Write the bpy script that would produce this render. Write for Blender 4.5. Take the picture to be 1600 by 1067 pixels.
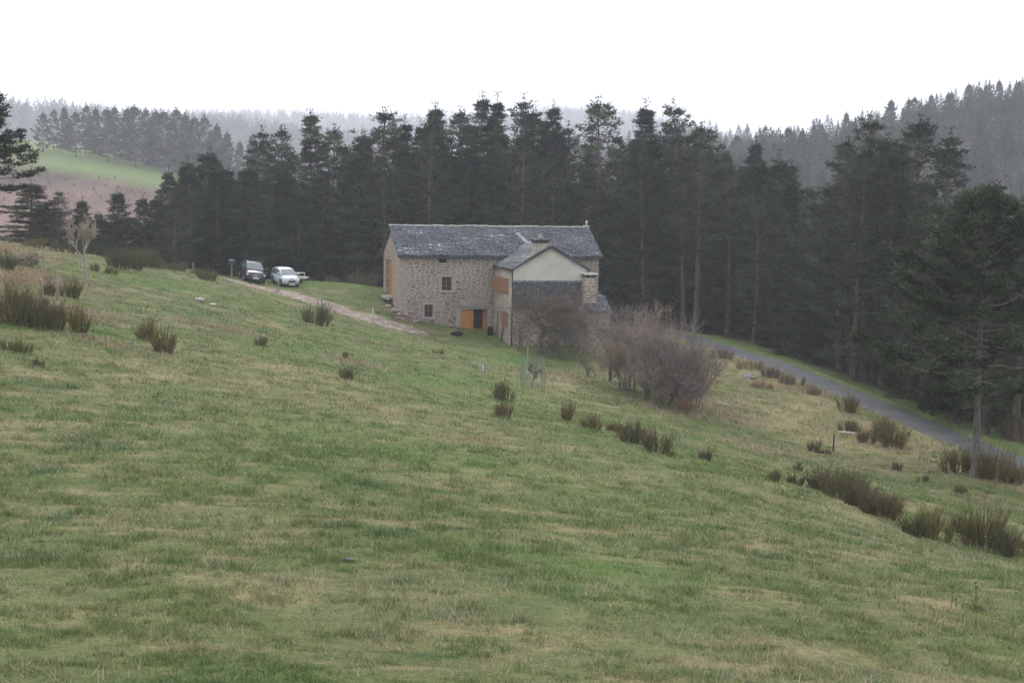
import bpy, math, random
import numpy as np
from mathutils import Matrix, Vector

for _o in list(bpy.data.objects): bpy.data.objects.remove(_o)
SC = bpy.context.scene
COL = SC.collection

# ------------------------------------------------------------------ camera
FPX = 2222.0; PIT = math.radians(6.0); ROL = math.radians(1.0)
fw = np.array([0, math.cos(PIT), -math.sin(PIT)])
u0 = np.array([0, math.sin(PIT), math.cos(PIT)]); r0 = np.array([1., 0, 0])
rt = math.cos(ROL)*r0 + math.sin(ROL)*u0
up = -math.sin(ROL)*r0 + math.cos(ROL)*u0
cam_d = bpy.data.cameras.new('camera'); cam = bpy.data.objects.new('camera', cam_d); COL.objects.link(cam)
cam_d.sensor_width = 36; cam_d.lens = 36*FPX/1600; cam_d.clip_end = 12000; cam_d.clip_start = 0.2
cam.matrix_world = Matrix(((rt[0], up[0], -fw[0], 0), (rt[1], up[1], -fw[1], 0), (rt[2], up[2], -fw[2], 0), (0, 0, 0, 1)))
cam_d.dof.use_dof = True; cam_d.dof.focus_distance = 60; cam_d.dof.aperture_fstop = 11.0
SC.camera = cam
# ------------------------------------------------------------------ world and light (overcast)
W = bpy.data.worlds.new("World"); SC.world = W; W.use_nodes = True
nt = W.node_tree; nt.nodes.clear()
wo = nt.nodes.new('ShaderNodeOutputWorld'); bg = nt.nodes.new('ShaderNodeBackground')
sky = nt.nodes.new('ShaderNodeTexSky'); sky.sky_type = 'NISHITA'; sky.sun_disc = False
sky.sun_elevation = math.radians(40); sky.sun_rotation = math.radians(-15); sky.air_density = 1.0; sky.dust_density = 4; sky.ozone_density = 1
hs = nt.nodes.new('ShaderNodeHueSaturation'); hs.inputs['Saturation'].default_value = 0.12
mixw = nt.nodes.new('ShaderNodeMix'); mixw.data_type = 'RGBA'; mixw.inputs[0].default_value = 0.75
mixw.inputs[7].default_value = (12.6, 12.9, 14.2, 1)        # an even cloud deck over the clear-sky light
nt.links.new(sky.outputs[0], hs.inputs['Color']); nt.links.new(hs.outputs[0], mixw.inputs[6])
nt.links.new(mixw.outputs[2], bg.inputs[0]); bg.inputs[1].default_value = 0.10
nt.links.new(bg.outputs[0], wo.inputs[0])
sl = bpy.data.lights.new('sun', 'SUN'); sl.energy = 1.2; sl.angle = math.radians(25); sl.color = (1, 0.985, 0.97)
so = bpy.data.objects.new('sun', sl); COL.objects.link(so)
so.rotation_euler = (math.radians(-50), 0, math.radians(15))     # veiled sun ahead of the camera, a little to the left
SC.view_settings.view_transform = 'Standard'; SC.view_settings.look = 'None'
SC.view_settings.exposure = 0.38; SC.view_settings.gamma = 1
try:
    SC.cycles.volume_bounces = 3; SC.cycles.max_bounces = 6; SC.cycles.diffuse_bounces = 3
    SC.cycles.volume_step_rate = 4; SC.cycles.pixel_filter_type = 'BLACKMAN_HARRIS'; SC.cycles.filter_width = 1.5
except Exception: pass

# ------------------------------------------------------------------ projection helpers
def ray(u, v):
    d = fw + (u-800)/FPX*rt + (533.5-v)/FPX*up
    return d/d[1]
def pix(p):
    p = np.asarray(p, float); z = p @ fw
    return 800+FPX*(p @ rt)/z, 533.5-FPX*(p @ up)/z

# ------------------------------------------------------------------ terrain
CTL = [(0,1067,13),(400,1067,13.5),(800,1067,14),(1200,1067,15.5),(1600,1067,17),
(0,900,20),(400,900,21),(800,900,23),(1200,900,27),(1600,900,36),
(0,800,27),(400,800,29),(800,800,33),(1200,800,40),(1450,850,46),
(0,700,36),(400,700,39),(800,700,47),(1000,700,52),
(0,600,47),(400,600,57),(600,600,66),(800,600,78),(1000,600,90),
(0,520,58),(200,520,66),(400,520,80),(600,520,104),
(0,460,72),(200,460,85),(400,460,112),(560,470,119),(0,430,84),(200,425,103),
(0,395,98),(100,397,107),(200,408,118),(300,424,124),(400,444,124),(460,452,123),(500,440,130),(590,455,124),
(640,512,117),(700,524,117),(770,536,116),(800,548,111),(870,570,106),(930,590,101),
(1080,525,128),(1060,517,134),(1200,565,114),(1300,605,104),(1400,645,95),(1500,690,85),(1600,725,78),
(1250,562,124),(1400,622,110),(1500,660,101),
(1525,745,71),(1302,700,80),(1335,800,47),(1600,860,50),(1600,780,66),(1200,750,53),(1100,645,82),(1200,625,95),(1120,640,84)]
pts = []
for u, v, d in CTL:
    p = ray(u, v)*d; pts.append(tuple(p))
pts += [(0,0,-1.6),(-6,0,-1.2),(6,0,-2.4),(-14,4,-1.6),(14,4,-4.5),(-4,-15,-.5),(0,7,-3.0),(-40,10,-1.5),(45,20,-10),(60,50,-14.5),
        (-60,60,-3.5),(-70,100,-3.6),(-75,130,-6),(-60,140,-9),(-30,150,-13.5),(-10,160,-16),(0,145,-13.5),(10,160,-16),(30,160,-16),(50,140,-15.5),(60,110,-15),
        (-90,170,-18),(0,190,-20),(80,170,-16),(90,90,-15),(80,-20,-14),(-80,-20,3),(0,-60,3)]
pts = np.array(pts)
def _k(r2): return 0.5*r2*np.log(np.maximum(r2, 1e-9))
def tps_fit(P, z, lam):
    n = len(P); d2 = ((P[:, None]-P[None])**2).sum(-1)
    K = _k(d2)+lam*np.eye(n); A = np.hstack([np.ones((n, 1)), P])
    M = np.block([[K, A], [A.T, np.zeros((3, 3))]])
    return np.linalg.solve(M, np.concatenate([z, np.zeros(3)]))
PS = pts[:, :2]/50.0
WT = tps_fit(PS, pts[:, 2], 0.0015)
def tps(x, y):
    q = np.stack([x, y], -1)/50.0
    d2 = ((q[:, None]-PS[None])**2).sum(-1)
    return _k(d2) @ WT[:len(PS)] + WT[len(PS)] + q @ WT[len(PS)+1:]
_rs = np.random.RandomState(5)
_G = _rs.rand(256, 256)
def vnoise(x, y):
    xi = np.floor(x).astype(int); yi = np.floor(y).astype(int); fx = x-xi; fy = y-yi
    fx = fx*fx*(3-2*fx); fy = fy*fy*(3-2*fy)
    g = lambda a, b: _G[a & 255, b & 255]
    return (g(xi, yi)*(1-fx)+g(xi+1, yi)*fx)*(1-fy)+(g(xi, yi+1)*(1-fx)+g(xi+1, yi+1)*fx)*fy-0.5
def fbm(x, y, s, o=4, g=.5):
    r = 0; a = 1
    for i in range(o): r = r+a*vnoise(x*s+17.3*i, y*s+9.1*i); s = s*2; a *= g
    return r
def sstep(a, b, x):
    t = np.clip((x-a)/(b-a), 0, 1); return t*t*(3-2*t)
def far_h(x, y):
    g = lambda cx, cy, sx, sy, a: a*np.exp(-((x-cx)/sx)**2-((y-cy)/sy)**2)
    z = -28+g(-190, 490, 135, 170, 41)+g(195, 480, 170, 130, 56)+g(105, 800, 130, 150, 54)+g(-60, 720, 120, 120, 8)
    z = z+g(-520, 1350, 420, 260, 92)+g(-150, 1500, 220, 260, 34)
    z = z+sstep(1500, 2500, y)*(150+10*np.sin(x/260.+.6)+7*np.sin(x/95.)-np.clip(x-150, 0, 900)*.165)
    return z+fbm(x, y, 1/90., 3)*5
def terrain(x, y):
    x = np.atleast_1d(np.asarray(x, float)); y = np.atleast_1d(np.asarray(y, float))
    b = sstep(160, 270, y+np.abs(x)*.15)
    z = np.empty_like(x)
    for i in range(0, len(x), 40000):
        xs, ys, bs = x[i:i+40000], y[i:i+40000], b[i:i+40000]
        xn = np.clip(xs, -110, 110); yn = np.clip(ys, -60, 220)
        z[i:i+40000] = tps(xn, yn)*(1-bs)+far_h(xs, ys)*bs
    near = (1-b)
    z += near*(fbm(x, y, 1/7., 3)*.28+fbm(x+y*.3, y*2.2, 1/2.2, 3)*.07*sstep(5, 14, y))
    return z
def hz(x, y): return float(terrain([x], [y])[0])
def ground_at(u, v, dmax=400):
    d = np.concatenate([np.arange(9, 160, .5), np.arange(160, dmax, 3)])
    R = ray(u, v); P = R[None]*d[:, None]
    g = terrain(P[:, 0], P[:, 1]); below = np.where(P[:, 2] < g)[0]
    if len(below) == 0: return R*dmax
    i = below[0]
    if i == 0: return P[0]
    a = (P[i-1, 2]-g[i-1]); c = (g[i]-P[i, 2]); t = a/(a+c)
    q = P[i-1]*(1-t)+P[i]*t; q[2] = hz(q[0], q[1]); return q
def normal_at(x, y, e=1.5):
    dx = (hz(x+e, y)-hz(x-e, y))/(2*e); dy = (hz(x, y+e)-hz(x, y-e))/(2*e)
    n = np.array([-dx, -dy, 1]); return n/np.linalg.norm(n)

# ------------------------------------------------------------------ object helpers
def tag(o, label=None, cat=None, group=None, kind=None):
    if label: o['label'] = label
    if cat: o['category'] = cat
    if group: o['group'] = group
    if kind: o['kind'] = kind
    return o
def empty(name, loc, rz=0, sc=1):
    o = bpy.data.objects.new(name, None); COL.objects.link(o)
    o.location = loc; o.rotation_euler = (0, 0, rz); o.scale = (sc, sc, sc); o.empty_display_size = .3
    return o
def link(name, me, parent=None):
    o = bpy.data.objects.new(name, me); COL.objects.link(o)
    if parent: o.parent = parent
    return o
def npmesh(name, V, F, mats, col=None, smooth=False, midx=None):
    """V (n,3); F: list of int arrays (m,k)"""
    V = np.asarray(V, np.float32); F = [np.asarray(f, np.int32) for f in F if len(f)]
    me = bpy.data.meshes.new(name)
    me.vertices.add(len(V)); me.vertices.foreach_set('co', V.ravel())
    nl = sum(f.size for f in F); npoly = sum(len(f) for f in F)
    me.loops.add(nl); me.loops.foreach_set('vertex_index', np.concatenate([f.ravel() for f in F]))
    me.polygons.add(npoly)
    tot = np.concatenate([np.full(len(f), f.shape[1], np.int32) for f in F])
    st = np.concatenate([[0], np.cumsum(tot)[:-1]]).astype(np.int32)
    me.polygons.foreach_set('loop_start', st); me.polygons.foreach_set('loop_total', tot)
    for m in (mats if isinstance(mats, (list, tuple)) else [mats]): me.materials.append(m)
    if midx is not None: me.polygons.foreach_set('material_index', np.asarray(midx, np.int32))
    if smooth: me.polygons.foreach_set('use_smooth', np.ones(npoly, bool))
    if col is not None:
        a = me.color_attributes.new('Col', 'FLOAT_COLOR', 'POINT')
        c = np.ones((len(V), 4), np.float32); c[:, :col.shape[1]] = col; a.data.foreach_set('color', c.ravel())
    me.update(calc_edges=True); return me
class MB:
    """collects primitives into one mesh"""
    def __init__(s): s.v = []; s.f = []; s.n = 0
    def add(s, vs, fs):
        s.v += [tuple(map(float, p)) for p in vs]; s.f += [tuple(i+s.n for i in f) for f in fs]; s.n += len(vs); return s
    def box(s, x0, x1, y0, y1, z0, z1):
        return s.add([(x0,y0,z0),(x1,y0,z0),(x1,y1,z0),(x0,y1,z0),(x0,y0,z1),(x1,y0,z1),(x1,y1,z1),(x0,y1,z1)],
              [(0,3,2,1),(4,5,6,7),(0,1,5,4),(1,2,6,5),(2,3,7,6),(3,0,4,7)])
    def tube(s, path, rad, n=6, cap=True):
        path = [np.array(p, float) for p in path]; k = len(path)
        rad = rad if hasattr(rad, '__len__') else [rad]*k
        vs = []; a = None
        for i, p in enumerate(path):
            t = path[min(i+1, k-1)]-path[max(i-1, 0)]; t = t/(np.linalg.norm(t)+1e-9)
            if a is None: a = np.cross(t, [0, 0, 1] if abs(t[2]) < .9 else [1, 0, 0])
            else: a = a-t*(a @ t)
            a = a/(np.linalg.norm(a)+1e-9); b = np.cross(t, a)
            for j in range(n):
                q = 2*math.pi*j/n; vs.append(p+rad[i]*(math.cos(q)*a+math.sin(q)*b))
        fs = [(i*n+j, i*n+(j+1) % n, (i+1)*n+(j+1) % n, (i+1)*n+j) for i in range(k-1) for j in range(n)]
        if cap: fs += [tuple(range(n))[::-1], tuple((k-1)*n+j for j in range(n))]
        return s.add(vs, fs)
    def prism(s, poly, d):
        """poly: list of 3D points (planar), extruded by vector d"""
        n = len(poly); d = np.array(d, float)
        vs = [np.array(p, float) for p in poly]+[np.array(p, float)+d for p in poly]
        return s.add(vs, [tuple(range(n))[::-1], tuple(range(n, 2*n))]+[(i, (i+1) % n, n+(i+1) % n, n+i) for i in range(n)])
    def build(s, name, mat, parent=None, smooth=False, bevel=0):
        me = bpy.data.meshes.new(name); me.from_pydata(s.v, [], s.f)
        me.materials.append(mat)
        if smooth: me.polygons.foreach_set('use_smooth', np.ones(len(me.polygons), bool))
        me.update(); o = link(name, me, parent)
        if bevel:
            m = o.modifiers.new('bevel', 'BEVEL'); m.width = bevel; m.segments = 2; m.limit_method = 'ANGLE'
        return o

# ------------------------------------------------------------------ materials
def mat(name, rough=.8, col=(.5, .5, .5), metal=0, spec=.3):
    m = bpy.data.materials.new(name); m.use_nodes = True
    b = m.node_tree.nodes['Principled BSDF']
    b.inputs['Base Color'].default_value = (*col, 1); b.inputs['Roughness'].default_value = rough
    b.inputs['Metallic'].default_value = metal; b.inputs['Specular IOR Level'].default_value = spec
    m['p'] = 1
    return m
class N:
    def __init__(s, m): s.m = m; s.t = m.node_tree; s.b = s.t.nodes['Principled BSDF']
    def n(s, typ, **k):
        x = s.t.nodes.new(typ)
        for a, b in k.items():
            if a.startswith('i_'):
                key = a[2:]; key = int(key) if key.isdigit() else key.replace('_', ' ')
                if hasattr(b, 'is_linked') or hasattr(b, 'links'): s.t.links.new(b, x.inputs[key])
                else: x.inputs[key].default_value = b
            else: setattr(x, a, b)
        return x
    def l(s, a, b): s.t.links.new(a, b)
    def ramp(s, fac, stops, interp='LINEAR'):
        r = s.t.nodes.new('ShaderNodeValToRGB'); r.color_ramp.interpolation = interp
        e = r.color_ramp.elements
        while len(e) < len(stops): e.new(.5)
        for i, (p, c) in enumerate(stops):
            e[i].position = p; e[i].color = (*c, 1) if len(c) == 3 else c
        s.l(fac, r.inputs[0]); return r.outputs[0]
    def mix(s, f, a, b, mode='MIX'):
        x = s.t.nodes.new('ShaderNodeMix'); x.data_type = 'RGBA'; x.blend_type = mode
        for k, vv in ((0, f), (6, a), (7, b)):
            if hasattr(vv, 'links'): s.l(vv, x.inputs[k])
            else: x.inputs[k].default_value = vv if k == 0 else (*vv, 1)
        return x.outputs[2]
    def noise(s, scale, det=4, vec=None, rough=.55, dist=0):
        x = s.t.nodes.new('ShaderNodeTexNoise'); x.inputs['Scale'].default_value = scale; x.inputs['Detail'].default_value = det
        x.inputs['Roughness'].default_value = rough; x.inputs['Distortion'].default_value = dist
        if vec is not None: s.l(vec, x.inputs['Vector'])
        return x.outputs['Fac']
    def coord(s, which='Object'):
        return s.t.nodes.new('ShaderNodeTexCoord').outputs[which]
    def mapping(s, vec, sc=(1, 1, 1), rot=(0, 0, 0)):
        x = s.t.nodes.new('ShaderNodeMapping'); x.inputs['Scale'].default_value = sc; x.inputs['Rotation'].default_value = rot
        s.l(vec, x.inputs['Vector']); return x.outputs[0]
    def bump(s, h, st=.3, d=.05):
        x = s.t.nodes.new('ShaderNodeBump'); x.inputs['Strength'].default_value = st; x.inputs['Distance'].default_value = d
        s.l(h, x.inputs['Height']); s.l(x.outputs[0], s.b.inputs['Normal'])
    def base(s, c): s.l(c, s.b.inputs['Base Color'])
    def attr(s, nm='Col'):
        x = s.t.nodes.new('ShaderNodeAttribute'); x.attribute_name = nm; return x.outputs['Color']
def noisy(name, c1, c2, scale=3, rough=.85, spec=.2, bump=.3, bd=.02, det=5, lo=.35, hi=.65, metal=0, vs=(1, 1, 1)):
    m = mat(name, rough, c1, metal, spec); n = N(m)
    vec = n.mapping(n.coord(), vs)
    f = n.noise(scale, det, vec); n.base(n.ramp(f, [(lo, c1), (hi, c2)]))
    if bump: n.bump(f, bump, bd)
    return m
M = {}
# terrain: vertex colours give the plant cover, nodes break it up finely
m = mat('field', .95, spec=.1); n = N(m)
co = n.coord(); vc = n.attr()
f1 = n.noise(2.2, 7, n.mapping(co, (1, 1.9, 1), (0, 0, .25)), .7)
f2 = n.noise(.55, 6, n.mapping(co, (1, 2.4, 1), (0, 0, .35)), .65)
f3 = n.noise(9, 5, n.mapping(co, (1, 1, 1)), .7)
c = n.mix(n.ramp(f1, [(.36, (0, 0, 0)), (.66, (1, 1, 1))]), vc, n.mix(1, vc, (1.5, 1.32, 1.25), 'MULTIPLY'))
c = n.mix(n.ramp(f2, [(.52, (0, 0, 0)), (.75, (.6, .6, .6))]), c, n.mix(1, c, (1.45, 1.15, 1.2), 'MULTIPLY'))
c = n.mix(n.ramp(f3, [(.35, (.9, .9, .9)), (.55, (0, 0, 0))]), c, n.mix(1, c, (.55, .62, .55), 'MULTIPLY'))
f4 = n.noise(26, 4, co, .7); c = n.mix(n.ramp(f4, [(.36, (.85, .85, .85)), (.6, (0, 0, 0))]), c, n.mix(1, c, (.6, .66, .6), 'MULTIPLY'))
n.base(c); n.bump(f3, .8, .08); M['field'] = m
m = mat('blades', .75, spec=.15); n = N(m); n.base(n.attr()); M['blades'] = m
def foliage(name, k):
    m = mat(name, .8, spec=.08); n = N(m)
    oi = n.t.nodes.new('ShaderNodeObjectInfo')
    tint = n.ramp(oi.outputs['Random'], [(0, (.75*k, .78*k, .85*k)), (.5, (1*k, 1*k, 1*k)), (1, (1.3*k, 1.22*k, 1.0*k))])
    n.base(n.mix(1, n.attr(), tint, 'MULTIPLY')); return m
M['needles'] = foliage('needles', 1.0)
M['broom'] = foliage('broom_stems', 1.0)
M['twig'] = foliage('twigs', 1.0)
M['bark'] = noisy('bark', (.085, .065, .055), (.16, .125, .105), 6, .95, .1, .5, .03, vs=(1, 1, .25))
M['bark_grey'] = noisy('bark_grey', (.09, .08, .07), (.2, .18, .16), 8, .95, .1, .5, .02, vs=(1, 1, .3))
M['bark_pale'] = noisy('bark_pale', (.22, .2, .18), (.36, .34, .31), 8, .9, .1, .3, .01, vs=(1, 1, .3))
M['bark_dark'] = noisy('bark_dark', (.04, .034, .03), (.09, .075, .065), 8, .95, .1, .3, .01, vs=(1, 1, .3))
M['stone'] = noisy('field_stone', (.2, .19, .18), (.42, .4, .38), 5, .9, .2, .5, .03)
M['darkstone'] = noisy('dark_stone', (.06, .06, .065), (.2, .2, .2), 14, .9, .2, .5, .02)
M['post'] = noisy('weathered_post', (.17, .155, .14), (.34, .32, .29), 10, .9, .1, .3, .01, vs=(1, 1, .2))
M['postpale'] = noisy('pale_post', (.4, .38, .34), (.62, .6, .55), 10, .9, .1, .3, .01, vs=(1, 1, .2))

# ------------------------------------------------------------------ paths in plan
def hits(L): return np.array([ground_at(u, v) for u, v in L])
road_px = [(1600,726),(1550,708),(1500,688),(1450,667),(1400,647),(1350,625),(1300,604),(1250,584),(1200,565),(1150,549),(1110,537),(1080,527)]
RP = hits(road_px)
def smooth_path(P, step=1.0):
    P = np.array(P)[:, :2]; s = np.concatenate([[0], np.cumsum(np.linalg.norm(np.diff(P, axis=0), axis=1))])
    k = np.polyfit(s, P, 4); t = np.arange(s[0], s[-1]+step, step)
    return np.stack([np.polyval(k[:, 0], t), np.polyval(k[:, 1], t)], -1)
ROAD = smooth_path(RP)
d0 = ROAD[0]-ROAD[6]; d0 /= np.linalg.norm(d0)
ROAD = np.vstack([[ROAD[0]+d0*t+np.array([.006*t*t, 0]) for t in range(30, 0, -1)], ROAD])
d1 = ROAD[-1]-ROAD[-6]; d1 /= np.linalg.norm(d1)
ROAD = np.vstack([ROAD, [ROAD[-1]+d1*t+np.array([-.012*t*t, .006*t*t]) for t in range(1, 35)]])
TRK = smooth_path(hits([(345,434),(372,441),(400,447),(430,455),(465,463),(500,473),(540,486),(580,499),(625,512),(648,515)]), .7)
def dist_path(x, y, P):
    P = P[::2]; out = np.full(len(x), 1e9)
    for i in range(0, len(x), 20000):
        q = np.stack([x[i:i+20000], y[i:i+20000]], -1)
        out[i:i+20000] = np.sqrt((((q[:, None]-P[None])**2).sum(-1)).min(1))
    return out

# ------------------------------------------------------------------ plant cover colour (what grows where)
GREEN = np.array([.128, .172, .058]); DKG = np.array([.075, .125, .045]); YEL = np.array([.30, .265, .15]); OLIVE = np.array([.17, .19, .085])
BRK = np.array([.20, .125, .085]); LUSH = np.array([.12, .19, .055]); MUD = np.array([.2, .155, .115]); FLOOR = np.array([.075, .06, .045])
def lerp(a, b, t): return a+(b-a)*np.clip(t, 0, 1)[:, None]
def px_mask(x, y, z, cu, cv, su, sv):
    """a patch on the ground, given by its centre and size as seen in the photo, placed once in plan"""
    c = ground_at(cu, cv); dx = su*c[1]/FPX; r = ray(cu, cv); lo = ground_at(cu, cv+sv); hi = ground_at(cu, cv-sv)
    dy = min(max(abs(hi[1]-lo[1])/2, .6), 14)
    return np.exp(-((x-c[0]-(y-c[1])*r[0])/dx)**2-((y-c[1])/dy)**2)
PATCH = [((20,432),(110,14),'B',1.1),((10,388),(90,9),'B',1.1),((40,480),(60,30),'B',.6),((560,568),(60,6),'M',.5),((860,585),(60,10),'Y',.9),((960,590),(70,10),'Y',1.),
 ((1180,700),(60,8),'Y',.6),((1230,640),(90,20),'Y',.9),((1330,690),(80,16),'Y',.9),((1430,700),(60,14),'Y',1.),((1240,600),(60,10),'B',.7),((1130,640),(50,12),'M',.8),
 ((1100,590),(40,12),'Y',.7),((340,512),(60,5),'M',.6),((420,572),(180,12),'Y',.5),((170,540),(60,6),'Y',.7),((740,690),(60,8),'Y',.6),((640,650),(140,12),'Y',.4),
 ((1330,790),(60,10),'Y',.5),((120,960),(150,40),'Y',.45),((420,930),(120,20),'Y',.6),((300,590),(260,16),'Y',.4),((240,395),(120,6),'B',.6),((350,425),(50,6),'M',.7),
 ((560,430),(60,6),'Y',.5),((640,480),(70,14),'K',.8),((590,470),(60,8),'K',.6),((980,900),(120,40),'L',.5),((820,560),(120,24),'L',.8),((560,700),(260,40),'L',.3),
 ((1560,880),(80,12),'K',.3),((1450,600),(60,10),'L',.8),((720,600),(120,20),'L',.5),((900,1000),(260,30),'Y',.3),((1050,980),(120,20),'K',.5),((700,940),(160,14),'K',.5),((1330,520),(30,8),'B',.8),
 ((130,490),(60,10),'B',.5),((1040,640),(60,8),'Y',.5),((1400,730),(120,14),'M',.35),((1240,560),(80,10),'L',.8)]
PC = {'B': BRK, 'M': MUD, 'Y': YEL, 'L': LUSH, 'K': DKG}
def cover(x, y, fine=False):
    z = np.zeros_like(x)
    c = np.repeat(GREEN[None], len(x), 0)
    sx = x*.94+y*.34; sy = -x*.34+y*.94
    c = lerp(c, OLIVE, .38+1.5*fbm(sx, sy*1.6, 1/6., 5, .7))
    c = lerp(c, YEL, 1.25*fbm(sx+40, sy*1.5, 1/1.5, 5, .8)+.05)
    c = lerp(c, DKG, 1.8*fbm(sx+90, sy*1.1, 1/1.3, 4, .75)-.3)
    c = lerp(c, LUSH, 2.*fbm(x+140, y, 1/13., 3)-.15)
    near = y < 200
    c = c*np.where(near, .86, 1)[:, None]
    br = (.75+1.3*fbm(x, y, 1/1.7, 3))
    for (cu, cv), (su, sv), k, a in PATCH:
        mk = px_mask(x, y, z, cu, cv, su, sv)*near
        c = lerp(c, PC[k], a*1.25*mk*br)
    # verge and slope by the road
    dr = dist_path(x, y, ROAD)
    side = np.interp(y, ROAD[:, 1][::1] if ROAD[0, 1] < ROAD[-1, 1] else ROAD[:, 1][::-1], ROAD[:, 0] if ROAD[0, 1] < ROAD[-1, 1] else ROAD[:, 0][::-1])
    right = x > side
    c = lerp(c, LUSH*np.array([1.05, .95, 1.1]), sstep(11, 8, dr)*right*(.75+.8*fbm(x, y, 1/1.5, 3)))
    c = lerp(c, YEL*.9, sstep(9, 4, dr)*(~right)*near*(.25+2.2*fbm(x, y, 1/1.8, 4, .7)))
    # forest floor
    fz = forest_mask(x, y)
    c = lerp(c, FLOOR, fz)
    # far slopes
    far = sstep(190, 260, y)
    c = lerp(c, np.array([.135, .092, .075]), far*sstep(455, 445, y-.02*x+6*fbm(x, y, 1/30., 2)))
    c = c*np.where((far > .5) & (x < 20), 1+.9*fbm(x, y*.4, 1/9., 4, .7), 1)[:, None]
    c = lerp(c, np.array([.13, .115, .12]), far*sstep(0, .2, fbm(x+30, y, 1/55., 3))*sstep(425, 400, y)*.8)
    c = lerp(c, np.array([.17, .24, .09]), far*sstep(426, 428, y+.1*(x+130)+2*fbm(x, y, 1/30., 2))*sstep(520, 480, y)*sstep(0, -30, x))
    c = lerp(c, np.array([.05, .055, .045]), sstep(500, 560, y))
    c = lerp(c, np.array([.07, .065, .055]), far*sstep(20, 50, x))
    return c
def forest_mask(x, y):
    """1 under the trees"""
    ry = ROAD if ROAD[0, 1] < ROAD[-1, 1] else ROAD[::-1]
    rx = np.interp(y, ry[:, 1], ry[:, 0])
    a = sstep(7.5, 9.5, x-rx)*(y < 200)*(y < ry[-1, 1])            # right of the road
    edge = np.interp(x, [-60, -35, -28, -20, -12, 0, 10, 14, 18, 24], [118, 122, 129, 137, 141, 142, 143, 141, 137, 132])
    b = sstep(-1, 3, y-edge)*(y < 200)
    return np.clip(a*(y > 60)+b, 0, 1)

# ------------------------------------------------------------------ terrain sheet
def axis(lo, hi, a, b, s, g, cap):
    c = list(np.arange(a, b, s)); st = s; x = b
    while x < hi: c.append(x); st = min(st*g, cap); x += st
    c.append(hi); st = s; x = a-s; left = []
    while x > lo: left.append(x); st = min(st*g, cap); x -= st
    return np.array([lo]+left[::-1]+c)
gx = axis(-2600, 2600, -46, 46, .5, 1.05, 40)
gy = np.concatenate([axis(-120, 14, 8, 14, .5, 1.2, 20)[:-1], np.arange(14, 45, .3), axis(45, 3600, 45, 150, .5, 1.05, 30)[1:]])
X, Y = np.meshgrid(gx, gy); xs = X.ravel(); ys = Y.ravel()
zs = terrain(xs, ys)
# level the road bed a little into the slope
drd = dist_path(xs, ys, ROAD); w = sstep(4.0, 1.6, drd)
_near = w > 0
if _near.any():
    q = np.stack([xs[_near], ys[_near]], -1); k = ((q[:, None]-ROAD[None])**2).sum(-1).argmin(1)
    zr = terrain(ROAD[k, 0], ROAD[k, 1])
    kz = np.convolve(np.pad(terrain(ROAD[:, 0], ROAD[:, 1]), 4, 'edge'), np.ones(9)/9, 'valid')
    zs[_near] = zs[_near]*(1-w[_near])+kz[k]*w[_near]
nx, ny = len(gx), len(gy)
ii = (np.arange(ny-1)[:, None]*nx+np.arange(nx-1)[None]).ravel()
F = np.stack([ii, ii+1, ii+nx+1, ii+nx], -1)
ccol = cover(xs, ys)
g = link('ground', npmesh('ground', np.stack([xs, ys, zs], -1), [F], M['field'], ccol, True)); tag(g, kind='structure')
ZG = zs.reshape(ny, nx)
def gz(x, y):
    x = np.asarray(x, float); y = np.asarray(y, float)
    i = np.clip(np.searchsorted(gx, x)-1, 0, nx-2); j = np.clip(np.searchsorted(gy, y)-1, 0, ny-2)
    a = (x-gx[i])/(gx[i+1]-gx[i]); b = (y-gy[j])/(gy[j+1]-gy[j])
    return (ZG[j, i]*(1-a)+ZG[j, i+1]*a)*(1-b)+(ZG[j+1, i]*(1-a)+ZG[j+1, i+1]*a)*b
def gp(x, y, dz=0): return (float(x), float(y), float(gz(x, y))+dz)
def strip(name, P, hw, lift, material, jit=.25, nacross=9, seed=0):
    t = np.gradient(P, axis=0); t /= np.linalg.norm(t, axis=1)[:, None]; nrm = np.stack([-t[:, 1], t[:, 0]], -1)
    s = np.linspace(-1, 1, nacross); rs = np.random.RandomState(seed); L = []
    for i in range(len(P)):
        wl = hw*(1+jit*fbm(np.array([i*.7+seed]), np.array([3.]), .5, 3)[0]*1.6); wr = hw*(1+jit*fbm(np.array([i*.7+seed]), np.array([33.]), .5, 3)[0]*1.6)
        o = np.where(s < 0, s*wl, s*wr); q = P[i][None]+nrm[i][None]*o[:, None]; L.append(q)
    Q = np.array(L).reshape(-1, 2); z = gz(Q[:, 0], Q[:, 1])+lift-np.tile(np.where(abs(s) == 1, lift+.03, 0), len(P))
    k = nacross; ii = (np.arange(len(P)-1)[:, None]*k+np.arange(k-1)[None]).ravel()
    return link(name, npmesh(name, np.column_stack([Q, z]), [np.stack([ii, ii+1, ii+k+1, ii+k], -1)], material, None, True))
m = mat('asphalt', .62, spec=.35); n = N(m); co = n.coord()
f = n.noise(.6, 6, co, .6); f2 = n.noise(14, 4, co, .7)
c = n.ramp(f, [(.35, (.045, .047, .054)), (.65, (.085, .087, .096))])
c = n.mix(n.ramp(f2, [(.4, (.5, .5, .5)), (.6, (0, 0, 0))]), c, (.06, .06, .062)); n.base(c); n.bump(f2, .3, .01); M['asphalt'] = m
road = strip('road', ROAD, 1.38, .05, M['asphalt'], .06, 9, 1); tag(road, kind='structure')
m = mat('track_dirt', .95, spec=.1); n = N(m); co = n.coord()
f = n.noise(1.3, 7, co, .65); f2 = n.noise(5, 6, co, .7)
c = n.ramp(f, [(.3, (.13, .10, .075)), (.5, (.28, .22, .185)), (.66, (.46, .39, .34))])
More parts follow.
